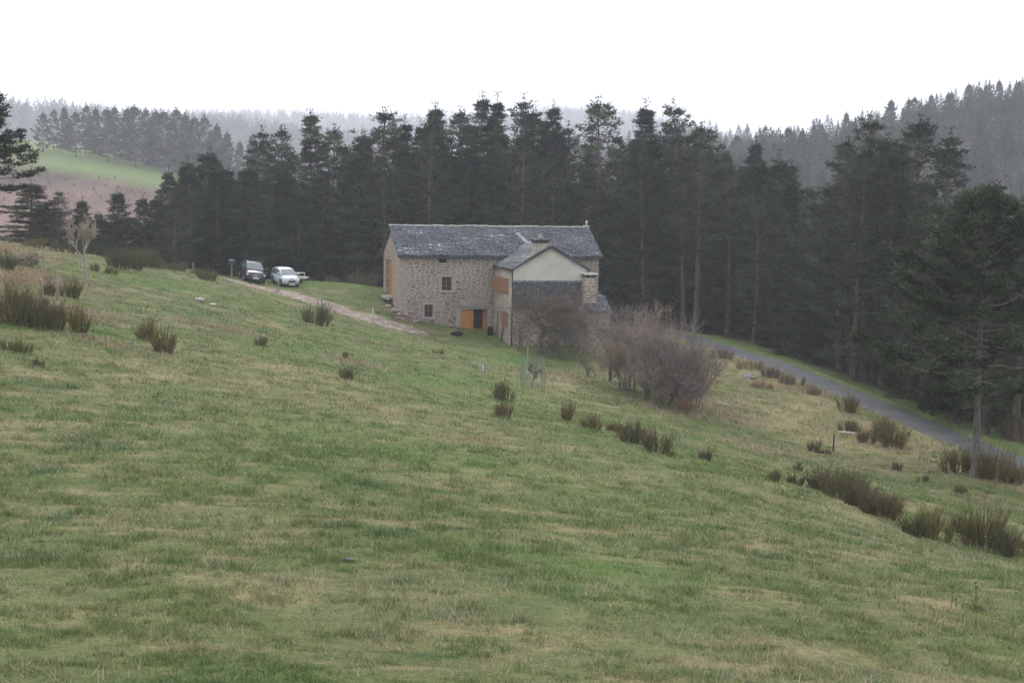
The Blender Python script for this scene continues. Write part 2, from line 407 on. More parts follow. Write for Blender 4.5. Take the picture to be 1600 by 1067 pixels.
c = n.mix(n.ramp(f2, [(.52, (0, 0, 0)), (.62, (.8, .8, .8))]), c, (.13, .12, .07)); n.base(c); n.bump(f2, .5, .05); M['dirt'] = m
trk = strip('dirt_track', TRK, 1.5, .05, M['dirt'], .45, 9, 5); tag(trk, kind='structure')

# ------------------------------------------------------------------ grass blades
def blades(C, D, L, Wd, rs):
    """triangular blades: base centres C, direction D, length L, width Wd"""
    s = np.cross(D, rs.normal(size=D.shape)); s /= np.linalg.norm(s, axis=1)[:, None]+1e-9
    s[:, 2] *= .2
    a = C-s*Wd[:, None]*.5; b = C+s*Wd[:, None]*.5; t = C+D*L[:, None]
    V = np.stack([a, b, t], 1).reshape(-1, 3); k = np.arange(len(C))*3
    return V, np.stack([k, k+1, k+2], -1)
def grass():
    rs = np.random.RandomState(3); nt = 190000
    d = np.exp(rs.uniform(math.log(11.8), math.log(130), nt)); a = rs.uniform(-.40, .40, nt); x = a*d; y = d
    blob = fbm(x, y, 1/.9, 4, .65); keep = rs.rand(nt) < np.clip(.85+1.2*blob, .45, 1); x = x[keep]; y = y[keep]; blob = blob[keep]; nt = len(x)
    tall = np.clip(.85+2.3*fbm(x+7, y, 1/.55, 4, .75)+.4*fbm(x+70, y, 1/6., 2), .5, 2.6)
    ds = np.clip(y/20, .8, 4.0)
    K = 7; X = np.repeat(x, K)+rs.normal(size=nt*K)*.04*np.repeat(ds, K); Yy = np.repeat(y, K)+rs.normal(size=nt*K)*.05*np.repeat(ds, K)
    Z = gz(X, Yy)-.01
    D = rs.normal(size=(nt*K, 3))*[.75, .75, .2]+[0, 0, 1.]; D /= np.linalg.norm(D, axis=1)[:, None]
    L = .070*np.repeat(tall*np.clip(ds, .8, 1.5), K)*rs.uniform(.5, 1.3, nt*K); Wd = rs.uniform(.006, .012, nt*K)*np.repeat(ds, K)*1.1
    V, F = blades(np.stack([X, Yy, Z], -1), D, L, Wd, rs)
    c = cover(x, y)*1.5
    ycl = fbm(x+5, y, 1/.8, 4, .65)
    dry = rs.rand(nt) < np.clip(.17+.75*ycl, .06, .6)
    c[dry] = lerp(c[dry], np.array([.50, .44, .29]), rs.uniform(.3, .85, dry.sum()))
    dk = rs.rand(nt) < np.clip(.13+.5*fbm(x+50, y, 1/.5, 3), 0, .5); c[dk] *= .62
    lu = tall > 1.15; c[lu] = lerp(c[lu], np.array([.11, .168, .052]), np.full(lu.sum(), .6))
    cb = np.repeat(c, K, 0)*rs.uniform(.6, 1.5, (nt*K, 1)); cb = np.repeat(cb, 3, 0)
    return npmesh('grass', V, [F], M['blades'], cb)
tag(link('grass', grass()), kind='stuff', label='short green and straw-coloured pasture grass on the near slope', cat='grass')
def straw():
    rs = np.random.RandomState(8); nt = 11000
    d = np.exp(rs.uniform(math.log(11.5), math.log(40), nt)); x = rs.uniform(-.42, .42, nt)*d; y = d
    k = rs.rand(nt) < np.clip(.22+1.7*fbm(x+3, y*1.4, 1/2., 3), 0, 1); x = x[k]; y = y[k]
    for (cu, cv), (su, sv), kk, a_ in PATCH:                     # dead tussocks where the rough ground is
        if kk in 'YBM' and cv < 760 and cv > 420:
            c0 = ground_at(cu, cv); n_ = int(260*a_); x = np.concatenate([x, c0[0]+rs.normal(size=n_)*su*c0[1]/FPX*.7]); y = np.concatenate([y, c0[1]+rs.normal(size=n_)*min(sv*c0[1]/FPX*6, 9)*.7])
    nt = len(x); K = 6; far_ = np.repeat(np.clip(y/28, 1, 3.2), K)
    X = np.repeat(x, K)+rs.normal(size=nt*K)*.05; Yy = np.repeat(y, K)+rs.normal(size=nt*K)*.05; Z = gz(X, Yy)
    D = rs.normal(size=(nt*K, 3))*[.55, .55, .1]+[0, 0, 1.]; D /= np.linalg.norm(D, axis=1)[:, None]
    V, F = blades(np.stack([X, Yy, Z], -1), D, rs.uniform(.09, .22, nt*K)*far_**.7, rs.uniform(.005, .010, nt*K)*far_, rs)
    c = np.array([.46, .39, .27])[None]*rs.uniform(.5, 1.25, (nt*K, 1)); rb = np.repeat((rs.rand(nt) < .3)*(y > 45), K); c[rb] = c[rb]*[.75, .58, .5]; return npmesh('dry_grass', V, [F], M['blades'], np.repeat(c, 3, 0))
tag(link('dry_grass', straw()), kind='stuff', label='pale dead grass stalks standing in the near pasture', cat='dry grass')

# ------------------------------------------------------------------ plants
def segtubes(P0, P1, R0, R1, n=3):
    """many tapered n-sided sticks at once"""
    P0 = np.asarray(P0, float); P1 = np.asarray(P1, float); m = len(P0)
    t = P1-P0; t /= np.linalg.norm(t, axis=1)[:, None]+1e-9
    a = np.cross(t, np.where(np.abs(t[:, 2:3]) < .9, [[0, 0, 1.]], [[1., 0, 0]])); a /= np.linalg.norm(a, axis=1)[:, None]+1e-9
    b = np.cross(t, a); V = np.empty((m, 2*n, 3))
    for j in range(n):
        q = 2*math.pi*j/n; o = math.cos(q)*a+math.sin(q)*b
        V[:, j] = P0+o*np.asarray(R0)[:, None]; V[:, n+j] = P1+o*np.asarray(R1)[:, None]
    k = (np.arange(m)*2*n)[:, None]
    F = np.concatenate([k+np.array([[j, (j+1) % n, n+(j+1) % n, n+j]]) for j in range(n)])
    return V.reshape(-1, 3), F
def leafquads(C, D, L, Wd, rs):
    s = np.cross(D, rs.normal(size=D.shape)); s /= np.linalg.norm(s, axis=1)[:, None]+1e-9
    mid = C+D*(L*.55)[:, None]; h = s*(Wd*.5)[:, None]
    V = np.stack([C, mid-h, C+D*L[:, None], mid+h], 1).reshape(-1, 3); k = np.arange(len(C))*4
    return V, np.stack([k, k+1, k+2, k+3], -1)
def unit(v): return v/(np.linalg.norm(v, axis=-1, keepdims=True)+1e-9)

NEED = np.array([.040, .054, .031])
def conifer(seed, H, bare, rad, kind='pine', tl=.36, dens=1.25, col=NEED, wid=.075, dead=True, stp=None):
    """returns (trunk verts, faces), (crown verts, faces, colours); H height, bare = share of naked trunk"""
    rs = np.random.RandomState(seed)
    ph = rs.uniform(0, 6.28, 2); am = (.012 if kind == 'pine' else .004)*H
    axis_ = lambda z: np.stack([am*np.sin(z/H*3.2+ph[0])-am*math.sin(ph[0]), am*np.sin(z/H*2.7+ph[1])-am*math.sin(ph[1]), z], -1)
    zz = np.linspace(0, H*.985, 14); ax = axis_(zz); rb = H*.0115+.03; rr = rb*(1-zz/H)**.8+.012; rr[0] *= 1.25
    tv, tf = segtubes(ax[:-1], ax[1:], rr[:-1], rr[1:], 7)
    P0, P1, R0, R1 = [], [], [], []; TC, TD, TS = [], [], []
    z = bare*H; step = stp or (.5 if kind == 'fir' else .72)
    lob = rs.uniform(.7, 1.25, 8)
    while z < H*.985:
        t = (z-bare*H)/(H*(1-bare)); base = axis_(np.array([z]))[0]
        if kind == 'fir': Lm = rad*(1-t)**1.05*min(1, .55+t*5)+.28; el0 = -.12+.42*t
        else: Lm = rad*(1-t**1.35)**.95*min(1, .4+t*3.2)+.25; el0 = -.05+.9*t**1.3
        nb = rs.randint(4, 7) if kind == 'fir' else rs.randint(4, 7)
        a0 = rs.uniform(0, 6.28); wh = rs.choice([.66, .85, 1.0, 1.15]) if .08 < t < .7 else 1
        for b in range(nb):
            az = a0+b*6.283/nb+rs.normal()*.25
            L = Lm*rs.uniform(.5 if kind == 'pine' else .6, 1.2)*lob[int((az % 6.283)/6.283*8) % 8]*wh
            if kind == 'pine' and rs.rand() < .12: continue
            el = el0+rs.normal()*.13; n = max(3, int(L/.5)); s = np.linspace(0, 1, n+1)
            cur = (.28 if kind == 'pine' else .18)*L
            pth = base+np.stack([np.cos(az)*s*L*np.cos(el), np.sin(az)*s*L*np.cos(el), s*L*math.sin(el)+cur*(s**2-.45*s)], -1)
            pth[1:-1] += rs.normal(size=(n-1, 3))*.05
            rad_b = (.012+.011*L)*(1-s)+.006
            P0.append(pth[:-1]); P1.append(pth[1:]); R0.append(rad_b[:-1]); R1.append(rad_b[1:])
            dirv = unit(pth[1:]-pth[:-1])
            # side twigs carrying tufts
            m = max(3, int(L*4.6*dens)); q = rs.uniform(.22 if kind == 'fir' else .38, 1, m); fi = q*n; i0 = np.minimum(fi.astype(int), n-1)
            pp = pth[i0]+(pth[i0+1]-pth[i0])*(fi-i0)[:, None]; dd = dirv[i0]
            sd = unit(np.cross(dd, [0, 0, 1.]))*np.where(rs.rand(m) < .5, 1, -1)[:, None]
            sl_ = (1.05-q)*L*.42*rs.uniform(.3, 1.1, m)+.1
            pe = pp+unit(sd+dd*.7)*sl_[:, None]+np.stack([np.zeros(m), np.zeros(m), rs.normal(size=m)*.07+(.06 if kind == 'pine' else -.05)*sl_], -1)
            P0.append(pp); P1.append(pe); R0.append(np.full(m, .008)); R1.append(np.full(m, .004))
            for w in ((1.,) if kind == 'pine' else (1., .5)):
                TC.append(pp+(pe-pp)*w); TD.append(unit(sd*.6+dd*.7+[0, 0, .45 if kind == 'pine' else .05])); TS.append(np.full(m, 1.))
            TC.append(pth[-1:]); TD.append(dirv[-1:]+[0, 0, .2]); TS.append(np.ones(1))
        z += step*rs.uniform(.7, 1.3)*(1 if t < .75 else .7)
    for q_ in (0, .35, .7): TC.append(ax[-1:]+[0, 0, .1+q_]); TD.append(np.array([[0, 0, 1.]])); TS.append(np.ones(1))
    P0.append(ax[-1:]); P1.append(ax[-1:]+[0, 0, 1.]); R0.append(np.array([.02])); R1.append(np.array([.01]))
    if dead and bare > .15:                                   # dead snags below the crown
        for z in np.arange(.12*H, bare*H, .45):
            for b in range(rs.randint(1, 4)):
                az = rs.uniform(0, 6.28); L = rs.uniform(.4, 1.8); base = axis_(np.array([z]))[0]
                e = base+[math.cos(az)*L, math.sin(az)*L, rs.uniform(-.5, .15)*L]
                P0.append(base[None]); P1.append(e[None]); R0.append(np.array([.022])); R1.append(np.array([.006]))
    v2, f2 = segtubes(np.concatenate(P0), np.concatenate(P1), np.concatenate(R0), np.concatenate(R1), 3)
    TV = np.concatenate([tv, v2]); TF = np.concatenate([tf, f2+len(tv)])
    C = np.concatenate(TC); D = unit(np.concatenate(TD)); K = 8
    Dk = unit(np.repeat(D, K, 0)*.75+rs.normal(size=(len(C)*K, 3))*[.6, .6, .26])
    Ck = np.repeat(C, K, 0)+rs.normal(size=(len(C)*K, 3))*[.13, .13, .05]
    Lk = tl*rs.uniform(.6, 1.25, len(Ck)); Wk = wid*rs.uniform(.7, 1.3, len(Ck))
    V, F = leafquads(Ck, Dk, Lk, Wk, rs)
    cl = vnoise(C[:, 0]*.9+seed, C[:, 2]*1.5+C[:, 1]*.9)
    tone = np.repeat(np.clip(1+1.9*cl, .4, 1.9)*rs.uniform(.8, 1.2, len(C)), K)*rs.uniform(.85, 1.15, len(Ck))
    c = col[None]*tone[:, None]; yl = np.repeat(rs.rand(len(C)) < .10, K); c[yl] = c[yl]*[1.5, 1.3, 1.0]
    return (TV, TF), (V, F, np.repeat(c, 4, 0))
def make_tree(name, label, cat, args, group=None, bark='bark'):
    (tv, tf), (v, f, c) = conifer(*args[0], **args[1]); t = empty(name, (0, 0, 0)); tag(t, label, cat, group)
    link('trunk', npmesh('trunk', tv, [tf], M[bark], None, True), t)
    link('crown', npmesh('crown', v, [f], M['needles'], c), t); t['H'] = args[0][1]; return t
def dup(root, loc, rz=0, sc=1, label=None, group=None):
    r = root.copy(); COL.objects.link(r); r.location = loc; r.rotation_euler = (0, 0, rz)
    r.scale = sc if hasattr(sc, '__len__') else (sc, sc, sc)
    if label: r['label'] = label
    if group: r['group'] = group
    for ch in list(root.children):
        c = ch.copy(); COL.objects.link(c); c.parent = r
        for g_ in ch.children: d = g_.copy(); COL.objects.link(d); d.parent = c
    return r
rng = random.Random(11)
def proto(kind, *a, **k): return (a, dict(k, kind=kind))
PROTO = [
 ('pine_tree', 'pine tree', proto('pine', 101, 20, .24, 4.4)),
 ('pine_tree', 'pine tree', proto('pine', 102, 19, .15, 4.6)),
 ('pine_tree', 'pine tree', proto('pine', 103, 21, .42, 4.2)),
 ('pine_tree', 'pine tree', proto('pine', 104, 18, .08, 4.9)),
 ('fir_tree', 'fir tree', proto('fir', 105, 19, .05, 5.0, tl=.36)),
 ('fir_tree', 'fir tree', proto('fir', 106, 17, .03, 5.0, tl=.36)),
 ('fir_tree', 'fir tree', proto('fir', 107, 20, .08, 4.6, tl=.36)),
 ('fir_tree', 'fir tree', proto('fir', 108, 11, .03, 3.6, tl=.32)),
]
def bake(p):
    (tv, tf), (v, f, c) = conifer(*p[2][0], **p[2][1])
    return dict(name=p[0], cat=p[1], H=p[2][0][1], kind=p[2][1]['kind'], t=npmesh('trunk', tv, [tf], M['bark'], None, True), c=npmesh('crown', v, [f], M['needles'], c))
BK = [bake(p) for p in PROTO]
def plant(i, x, y, h, label, group=None, z=None, sx=1.0, lean=0):
    b = BK[i]; o = empty(b['name'], (x, y, float(gz(x, y))-.1 if z is None else z), rng.uniform(0, 6.28)); s = h/b['H']
    sx *= 1.17; w_ = s*sx if s > .75 else (s*.6+.25*.75+.12)*sx
    o.scale = (w_, w_, s); o.rotation_euler[0] = rng.gauss(0, .012)+lean; o.rotation_euler[1] = rng.gauss(0, .012)
    tag(o, label, b['cat'], group); link('trunk', b['t'], o); link('crown', b['c'], o); return o
def at(u, d):
    """plan position on the sight line of column u at forward distance d"""
    r = ray(u, 480); return r[0]*d, d
def ztop(u, v, d): return (ray(u, v)*d)[2]

# named skyline trees: column and top as seen, distance, kind, label
SKY = [
 (52,285,122,7,'broad dark conifer beyond the brow, right of the big pine at the left edge',1.7),
 (90,300,126,3,'lower dark pine touching the broad one behind the brown bracken bank',1.0),
 (133,312,128,7,'ragged young conifer rising right behind the pale bare tree',.9),
 (187,299,134,7,'small loose conifer standing alone right of the pale bare tree, bracken slope behind it',1.0),
 (228,308,134,7,'small conifer between the loose lone one and the taller group at its right',.85),
 (266,266,142,5,'narrow conifer at the left end of the taller group left of the cars',.8),
 (293,250,146,5,'pointed fir just left of the tallest fir of the group beyond the cars',.85),
 (328,236,146,5,'tallest full fir of the group in the gap left of the cars',1.15),
 (360,262,148,6,'dark fir directly right of the tallest fir beyond the black van',.9),
 (384,262,150,6,'fir filling the notch between the left group and the long forest edge',.8),
 (412,207,150,1,'flat-topped pine at the left end of the high forest wall',1.05),
 (440,205,154,3,'bushy pine just inside the left end of the high forest wall',1.0),
 (487,180,150,4,'slender fir with a spiky tip standing above its neighbours left of the house',.9),
 (520,203,154,0,'round-topped pine next right of the spiky fir',.9),
 (556,208,156,2,'lower pine between the round-topped pine and the wide dense crown',.9),
 (582,177,150,3,'wide dense dark crown above the left roof end of the farmhouse',1.25),
 (632,188,152,6,'narrow fir just right of the wide dense crown',.8),
 (655,193,154,6,'blunt fir in the dip above the farmhouse roof',.8),
 (677,170,152,4,'pointed fir over the left part of the farmhouse roof',.85),
 (712,176,154,0,'pine stepping up to the highest clump above the roof',.95),
 (743,154,152,4,'tallest spire of the forest above the middle of the roof',.85),
 (772,154,152,6,'second spire right beside the tallest spire',.75),
 (806,158,152,1,'thick-topped pine above the chimney',.95),
 (834,171,155,5,'fir with ragged top right of the thick-topped pine',.8),
 (857,168,153,4,'fir at the right end of the highest clump',.8),
 (884,200,152,1,'lower flat pine left of the open pine with spread arms',.9),
 (929,161,148,0,'open pine with spread arms and tall leader above the right roof end',1.15),
 (962,215,152,3,'low pine in the gap between the two tall pines right of the roof',.9),
 (1010,163,147,6,'tall narrow dense conifer right of the house',1.0),
 (1060,163,147,2,'thin-topped pine with see-through tip',1.0),
 (1090,200,145,0,'pine with a long branch reaching right above the brown thicket',1.1),
 (1137,247,142,1,'rounded pine right of the long-armed pine',1.0),
 (1173,224,146,4,'pointed fir in the dip before the road-side pines',.85),
 (1209,245,140,5,'ragged fir at the right side of the dip',.8),
 (1228,258,138,4,'fir with reddish dead side branches at the dip',.8),
 (1270,300,128,3,'low bushy pine in front of the hazy gap',1.05),
 (1316,224,122,0,'left shoulder pine of the big roadside group',1.0),
 (1338,236,116,3,'olive pine in the big roadside group',.95),
 (1369,220,118,0,'pine just left of the highest top of the roadside group',.9),
 (1422,192,114,0,'highest pine of the big roadside group',1.15),
 (1470,213,112,1,'right-hand pine of the big roadside group with layered limbs',1.05),
 (1450,290,104,3,'dense lower pine under the right side of the roadside group',.95),
 (1503,300,94,3,'broad pine left of the lone trunk by the road',1.1),
 (1550,298,90,3,'broad pine behind the lone trunk by the road',1.1),
 (1448,322,99,3,'dense low-crowned pine filling the space left of the nearest pine',1.1),
 (1575,318,93,3,'dense low-crowned pine directly right of the nearest pine',1.15),
 (1598,302,88,1,'broad pine cut by the right picture edge',1.1),
]
sky_uv = sorted([(s[0], s[1]) for s in SKY]); SU = [a for a, b in sky_uv]; SV = [b for a, b in sky_uv]
placed = []
for u, v, d, k, lab, sx in SKY:
    x, y = at(u, d); g0 = float(gz(x, y)); h = ztop(u, v, d)-g0
    x = x; plant(k, x, y, h, 'dark conifer: '+lab if False else lab, None, None, sx); placed.append((x, y))
# the body of the wood
def forest_fill(n, ulo, uhi, dlo, dhi, group, label_p, label_f, edge=False, smin=2.6, vlo=8, vhi=110, kinds=(0, 1, 2, 3, 4, 5, 6), vbase=None):
    c = 0; tries = 0
    while c < n and tries < n*60:
        tries += 1; u = rng.uniform(ulo, uhi); d = rng.uniform(dlo(u) if callable(dlo) else dlo, dhi(u) if callable(dhi) else dhi)
        x, y = at(u, d)
        if forest_mask(np.array([x]), np.array([y]))[0] < .95: continue
        if dist_path(np.array([x]), np.array([y]), ROAD)[0] < 9.5 and y < 131: continue
        if min((x-a)**2+(y-b)**2 for a, b in placed) < smin**2: continue
        vt = np.interp(u, SU, SV)+rng.uniform(vlo, vhi); g0 = float(gz(x, y)); h = ztop(u, vt, d)-g0
        if h < 6.5: continue
        h = min(h, 23)
        k = rng.choice(kinds)
        if h < 12: k = rng.choice((7, 5, 3))
        plant(k, x, y, h, label_p if BK[k]['kind'] == 'pine' else label_f, group); placed.append((x, y)); c += 1
    return c
ed = lambda u: 100 if u > 1250 else 128
n1 = forest_fill(60, 390, 1240, 140, 158, 'conifers massed in the wood behind the farmhouse', 'dark pine massed in the wood behind the farmhouse, below the skyline trees', 'dark fir massed in the wood behind the farmhouse, below the skyline trees')
n2 = forest_fill(26, 225, 400, 128, 165, 'conifers massed in the dip beyond the cars', 'dark pine massed in the dip beyond the parked cars, below the pointed tops', 'dark fir massed in the dip beyond the parked cars, below the pointed tops', vlo=10, vhi=70)
n3 = forest_fill(62, 1100, 1640, 84, 135, 'conifers massed in the wood right of the road', 'dark pine massed with others in the wood beyond the road at right', 'dark fir massed with others in the wood beyond the road at right', vlo=10, vhi=130, smin=2.4, kinds=(0, 1, 2, 2, 3, 0, 1))
n4 = forest_fill(12, 60, 230, 124, 150, 'low conifers beyond the brow at left', 'low dark pine beyond the brow at left, under the taller tops', 'low dark fir beyond the brow at left, under the taller tops', vlo=20, vhi=60)
# deep rows that close the wood
n5 = forest_fill(26, 400, 1640, 158, 185, 'conifers massed in the wood behind the farmhouse', 'dark pine massed in the wood behind the farmhouse, below the skyline trees', 'dark fir massed in the wood behind the farmhouse, below the skyline trees', vlo=5, vhi=40, kinds=(1, 3, 4, 5))
print('forest', n1, n2, n3, n4, n5)

# big pine cut by the left edge
b = dict(BK[0]); (tv, tf), (v, f, c) = conifer(204, 15, .42, 5.6, 'pine', .36, 2.6, NEED*.9, .09)
def single(name, label, cat, loc, H, parts, rz=0, sc=1):
    o = empty(name, loc, rz); o.scale = (sc, sc, sc) if not hasattr(sc, '__len__') else sc; tag(o, label, cat)
    for nm, me in parts: link(nm, me, o)
    return o
x, y = at(-30, 88); g0 = float(gz(x, y)); h = ztop(2, 128, 88)-g0
single('pine_tree', 'large pine cut by the left picture edge, branches reaching in', 'pine tree', (x, y, g0-.1), 15,
       [('trunk', npmesh('trunk', tv, [tf], M['bark'], None, True)), ('crown', npmesh('crown', v, [f], M['needles'], c))], .5, (.85, .85, h/15))
# lone roadside pine, trunk bare at its foot, near the camera side of the road
(tv, tf), (v, f, c) = conifer(203, 14.2, .27, 5.6, 'pine', .30, 3.6, NEED*1.1, .09, False, .40)
p = ground_at(1525, 745); h = ztop(1535, 300, p[1])-p[2]
single('pine_tree', 'nearest pine, thick bare trunk standing between pasture and road', 'pine tree', (p[0], p[1], p[2]-.15), 14.2,
       [('trunk', npmesh('trunk', tv, [tf], M['bark_grey'], None, True)), ('crown', npmesh('crown', v, [f], M['needles'], c))], 2.1, (1.05, 1.05, h/14.2))
for (u, v_, d, h, lab) in [(1355, 592, 117, 21.5, 'tall reddish bare trunk of a pine at the wood edge, crown high above'), (1383, 602, 115, 19, 'slightly leaning thinner pine trunk right of the tall reddish trunk'), (1087, 512, 140, 19, 'pale thin pine trunk at the wood edge above the brown thicket')]:
    x, y = at(u, d); o = plant(2, x, y, h, lab); placed.append((x, y))

# ---- far rows: one mesh per tree, seen too small for parts
def merged(seed, H, bare, rad, kind, tl, dens, col, wid):
    (tv, tf), (v, f, c) = conifer(seed, H, bare, rad, kind, tl, dens, col, wid, False)
    V = np.concatenate([tv, v]); mi = np.concatenate([np.zeros(len(tf)), np.ones(len(f))])
    C = np.concatenate([np.repeat([[.1, .08, .07]], len(tv), 0), c])
    return V, np.concatenate([tf, f+len(tv)]), C, mi
FARD = [merged(301, 16, .12, 5.2, 'pine', .6, .5, NEED, .2), merged(302, 15, .03, 5.0, 'fir', .5, .42, NEED*.95, .18), merged(303, 17, .18, 5.4, 'pine', .6, .5, NEED*1.05, .2)]
FARM = [npmesh('far_conifer', a, [b_], [M['bark'], M['needles']], c_, False, mi) for a, b_, c_, mi in FARD]
def far_tree(k, x, y, h, label, group):
    o = link('pine_tree' if k != 1 else 'fir_tree', FARM[k]); s = h/(16, 15, 17)[k]
    o.location = (x, y, float(gz(x, y))-.3); o.scale = (s, s, s); o.rotation_euler = (0, 0, rng.uniform(0, 6.28)); tag(o, label, 'pine tree' if k != 1 else 'fir tree', group)
ROW = [(68,178),(84,172),(102,168),(118,176),(134,166),(150,170),(168,172),(180,168),(198,170),(212,168),(226,172),(243,174),(258,176),(276,172),(290,180),(306,186),(322,184),(340,196),(356,208),(374,222),(395,212),(410,224),
       (110,186),(142,180),(172,182),(205,186),(236,186),(268,190),(300,196),(330,206),(350,222)]
for i, (u, v_) in enumerate(ROW):
    d = 440+(i % 3)*9+(i > 21)*14+u*.05; x, y = ray(u, 240)[0]*d, d; h = max(9, min(ztop(u, v_, d)-float(gz(x, y)), 24))
    far_tree((0, 2, 1)[i % 3] if u < 330 else 1, x, y, h, 'hazy %s in the row along the edge of the far green field' % ('pine' if ((0, 2, 1)[i % 3] if u < 330 else 1) != 1 else 'fir'), 'hazy row of conifers by the far green field')
# scattered trees on the slope at the right, one by one, then the closed canopy as stuff
cnt = 0; usedp = []
def far_pick(n, x0, x1, y0, y1, cond, smin):
    out = []; t = 0
    while len(out) < n and t < n*40:
        t += 1; x = rng.uniform(x0, x1); y = rng.uniform(y0, y1)
        if not cond(x, y) or any((x-a)**2+(y-b_)**2 < smin**2 for a, b_ in out): continue
        out.append((x, y))
    return out
hill = far_pick(95, 60, 210, 300, 520, lambda x, y: x/y < .42 and x/y > .13 and (gz(x, y) > -14), 7)
for x, y in hill:
    k = rng.choice((0, 1, 1, 2)); far_tree(k, x, y, rng.uniform(9, 13), 'hazy %s scattered in the wood on the hillside at right' % ('fir' if k == 1 else 'pine'), 'hazy conifers on the hillside at right')
def wood(name, label, n, x0, x1, y0, y1, cond, hmin, hmax, seed, lod=1):
    """a closed far wood as one object"""
    rs = np.random.RandomState(seed); Vs, Fs, Cs, Ms = [], [], [], []; n0 = 0; k = 0; src = MIDD if lod == 1 else LOWD
    x = rs.uniform(x0, x1, n*3); y = rs.uniform(y0, y1, n*3); ok = cond(x, y); x = x[ok][:n]; y = y[ok][:n]; z = gz(x, y)
    for i in range(len(x)):
        v, f, c, mi = src[rs.randint(len(src))]; H = 16; s = rs.uniform(hmin, hmax)/H; a = rs.uniform(0, 6.28); ca, sa = math.cos(a), math.sin(a)
        q = v*[s, s, s]; q = np.stack([q[:, 0]*ca-q[:, 1]*sa+x[i], q[:, 0]*sa+q[:, 1]*ca+y[i], q[:, 2]+z[i]-.3], -1)
        Vs.append(q); Fs.append(f+n0); n0 += len(v); Cs.append(c*rs.uniform(.75, 1.25)); Ms.append(mi)
    o = link(name, npmesh(name, np.concatenate(Vs), [np.concatenate(Fs)], [M['bark'], M['needles']], np.concatenate(Cs), False, np.concatenate(Ms)))
    tag(o, label, 'wood', kind='stuff')
def lowtree(seed, n, size, kind):
    rs = np.random.RandomState(seed); H = 16; t = rs.uniform(0, 1, n)**.8; z = H*(.12+.88*t)
    R = 4.0*(1-t)**.8+.2 if kind == 'fir' else 4.6*(1-t**1.6)**.9+.25
    a = rs.uniform(0, 6.28, n); q = np.sqrt(rs.uniform(.1, 1, n)); lob = 1+.3*np.sin(a*3+seed+z*.8)
    D = unit(np.stack([np.cos(a), np.sin(a), rs.normal(size=n)*.25+.1], -1))
    C = np.stack([np.cos(a)*R*q*lob, np.sin(a)*R*q*lob, z], -1)-D*size*.5; k = 5
    V, F = leafquads(C, D, size*rs.uniform(.6, 1.3, n)*(1.15-.75*t), size*.42*rs.uniform(.7, 1.3, n)*(1.15-.75*t), rs)
    tip, tf = segtubes([[0, 0, 0]], [[0, 0, H*.98]], [.22], [.05], 3)
    c = np.repeat(NEED[None]*rs.uniform(.7, 1.3, (n, 1)), 4, 0)
    return np.concatenate([tip, V]), np.concatenate([tf, F+len(tip)]), np.concatenate([np.repeat([[.08, .065, .055]], len(tip), 0), c]), np.concatenate([np.zeros(len(tf)), np.ones(len(F))])
MIDD = [lowtree(321, 420, 1.3, 'fir'), lowtree(322, 460, 1.4, 'pine'), lowtree(323, 400, 1.2, 'fir')]
LOWD = [lowtree(331, 110, 2.6, 'fir'), lowtree(332, 120, 2.8, 'pine'), lowtree(333, 110, 2.8, 'pine')]
def slope_ok(lo, hi): return lambda x, y: (x/y > lo) & (x/y < hi)
wood('hillside_wood', 'closed grey-green conifer wood covering the hillside at right', 1300, 40, 290, 300, 640, lambda x, y: (x/y > .12) & (x/y < .44) & (far_h(x, y) > -20), 8, 13, 1, 1)
SCRB = np.array([.15, .10, .08])
brs = [lowtree(341, 30, 7, 'pine')]; brs[0][2][:] = SCRB*np.random.RandomState(2).uniform(.7, 1.3, (len(brs[0][2]), 1))
_l = LOWD; LOWD = brs
wood('bare_scrub', 'purplish leafless scrub scattered over the brown slope below the far green field', 1700, -190, -20, 290, 425, lambda x, y: (x/y < -.1), .5, 1.5, 7, 2)
LOWD = _l
wood('valley_wood', 'hazy dark wood filling the valley between the hills', 1000, -160, 200, 560, 900, lambda x, y: np.abs(x/y) < .42, 10, 15, 2, 1)
wood('far_hill_wood', 'pale hazy forest covering the distant hill at left', 2200, -800, 60, 1050, 1500, lambda x, y: (np.abs(x/y) < .44), 11, 15, 3, 2)
wood('horizon_wood', 'faint forest on the farthest ridge along the horizon', 3600, -1100, 1100, 2050, 2700, lambda x, y: np.abs(x/y) < .42, 13, 17, 4, 2)

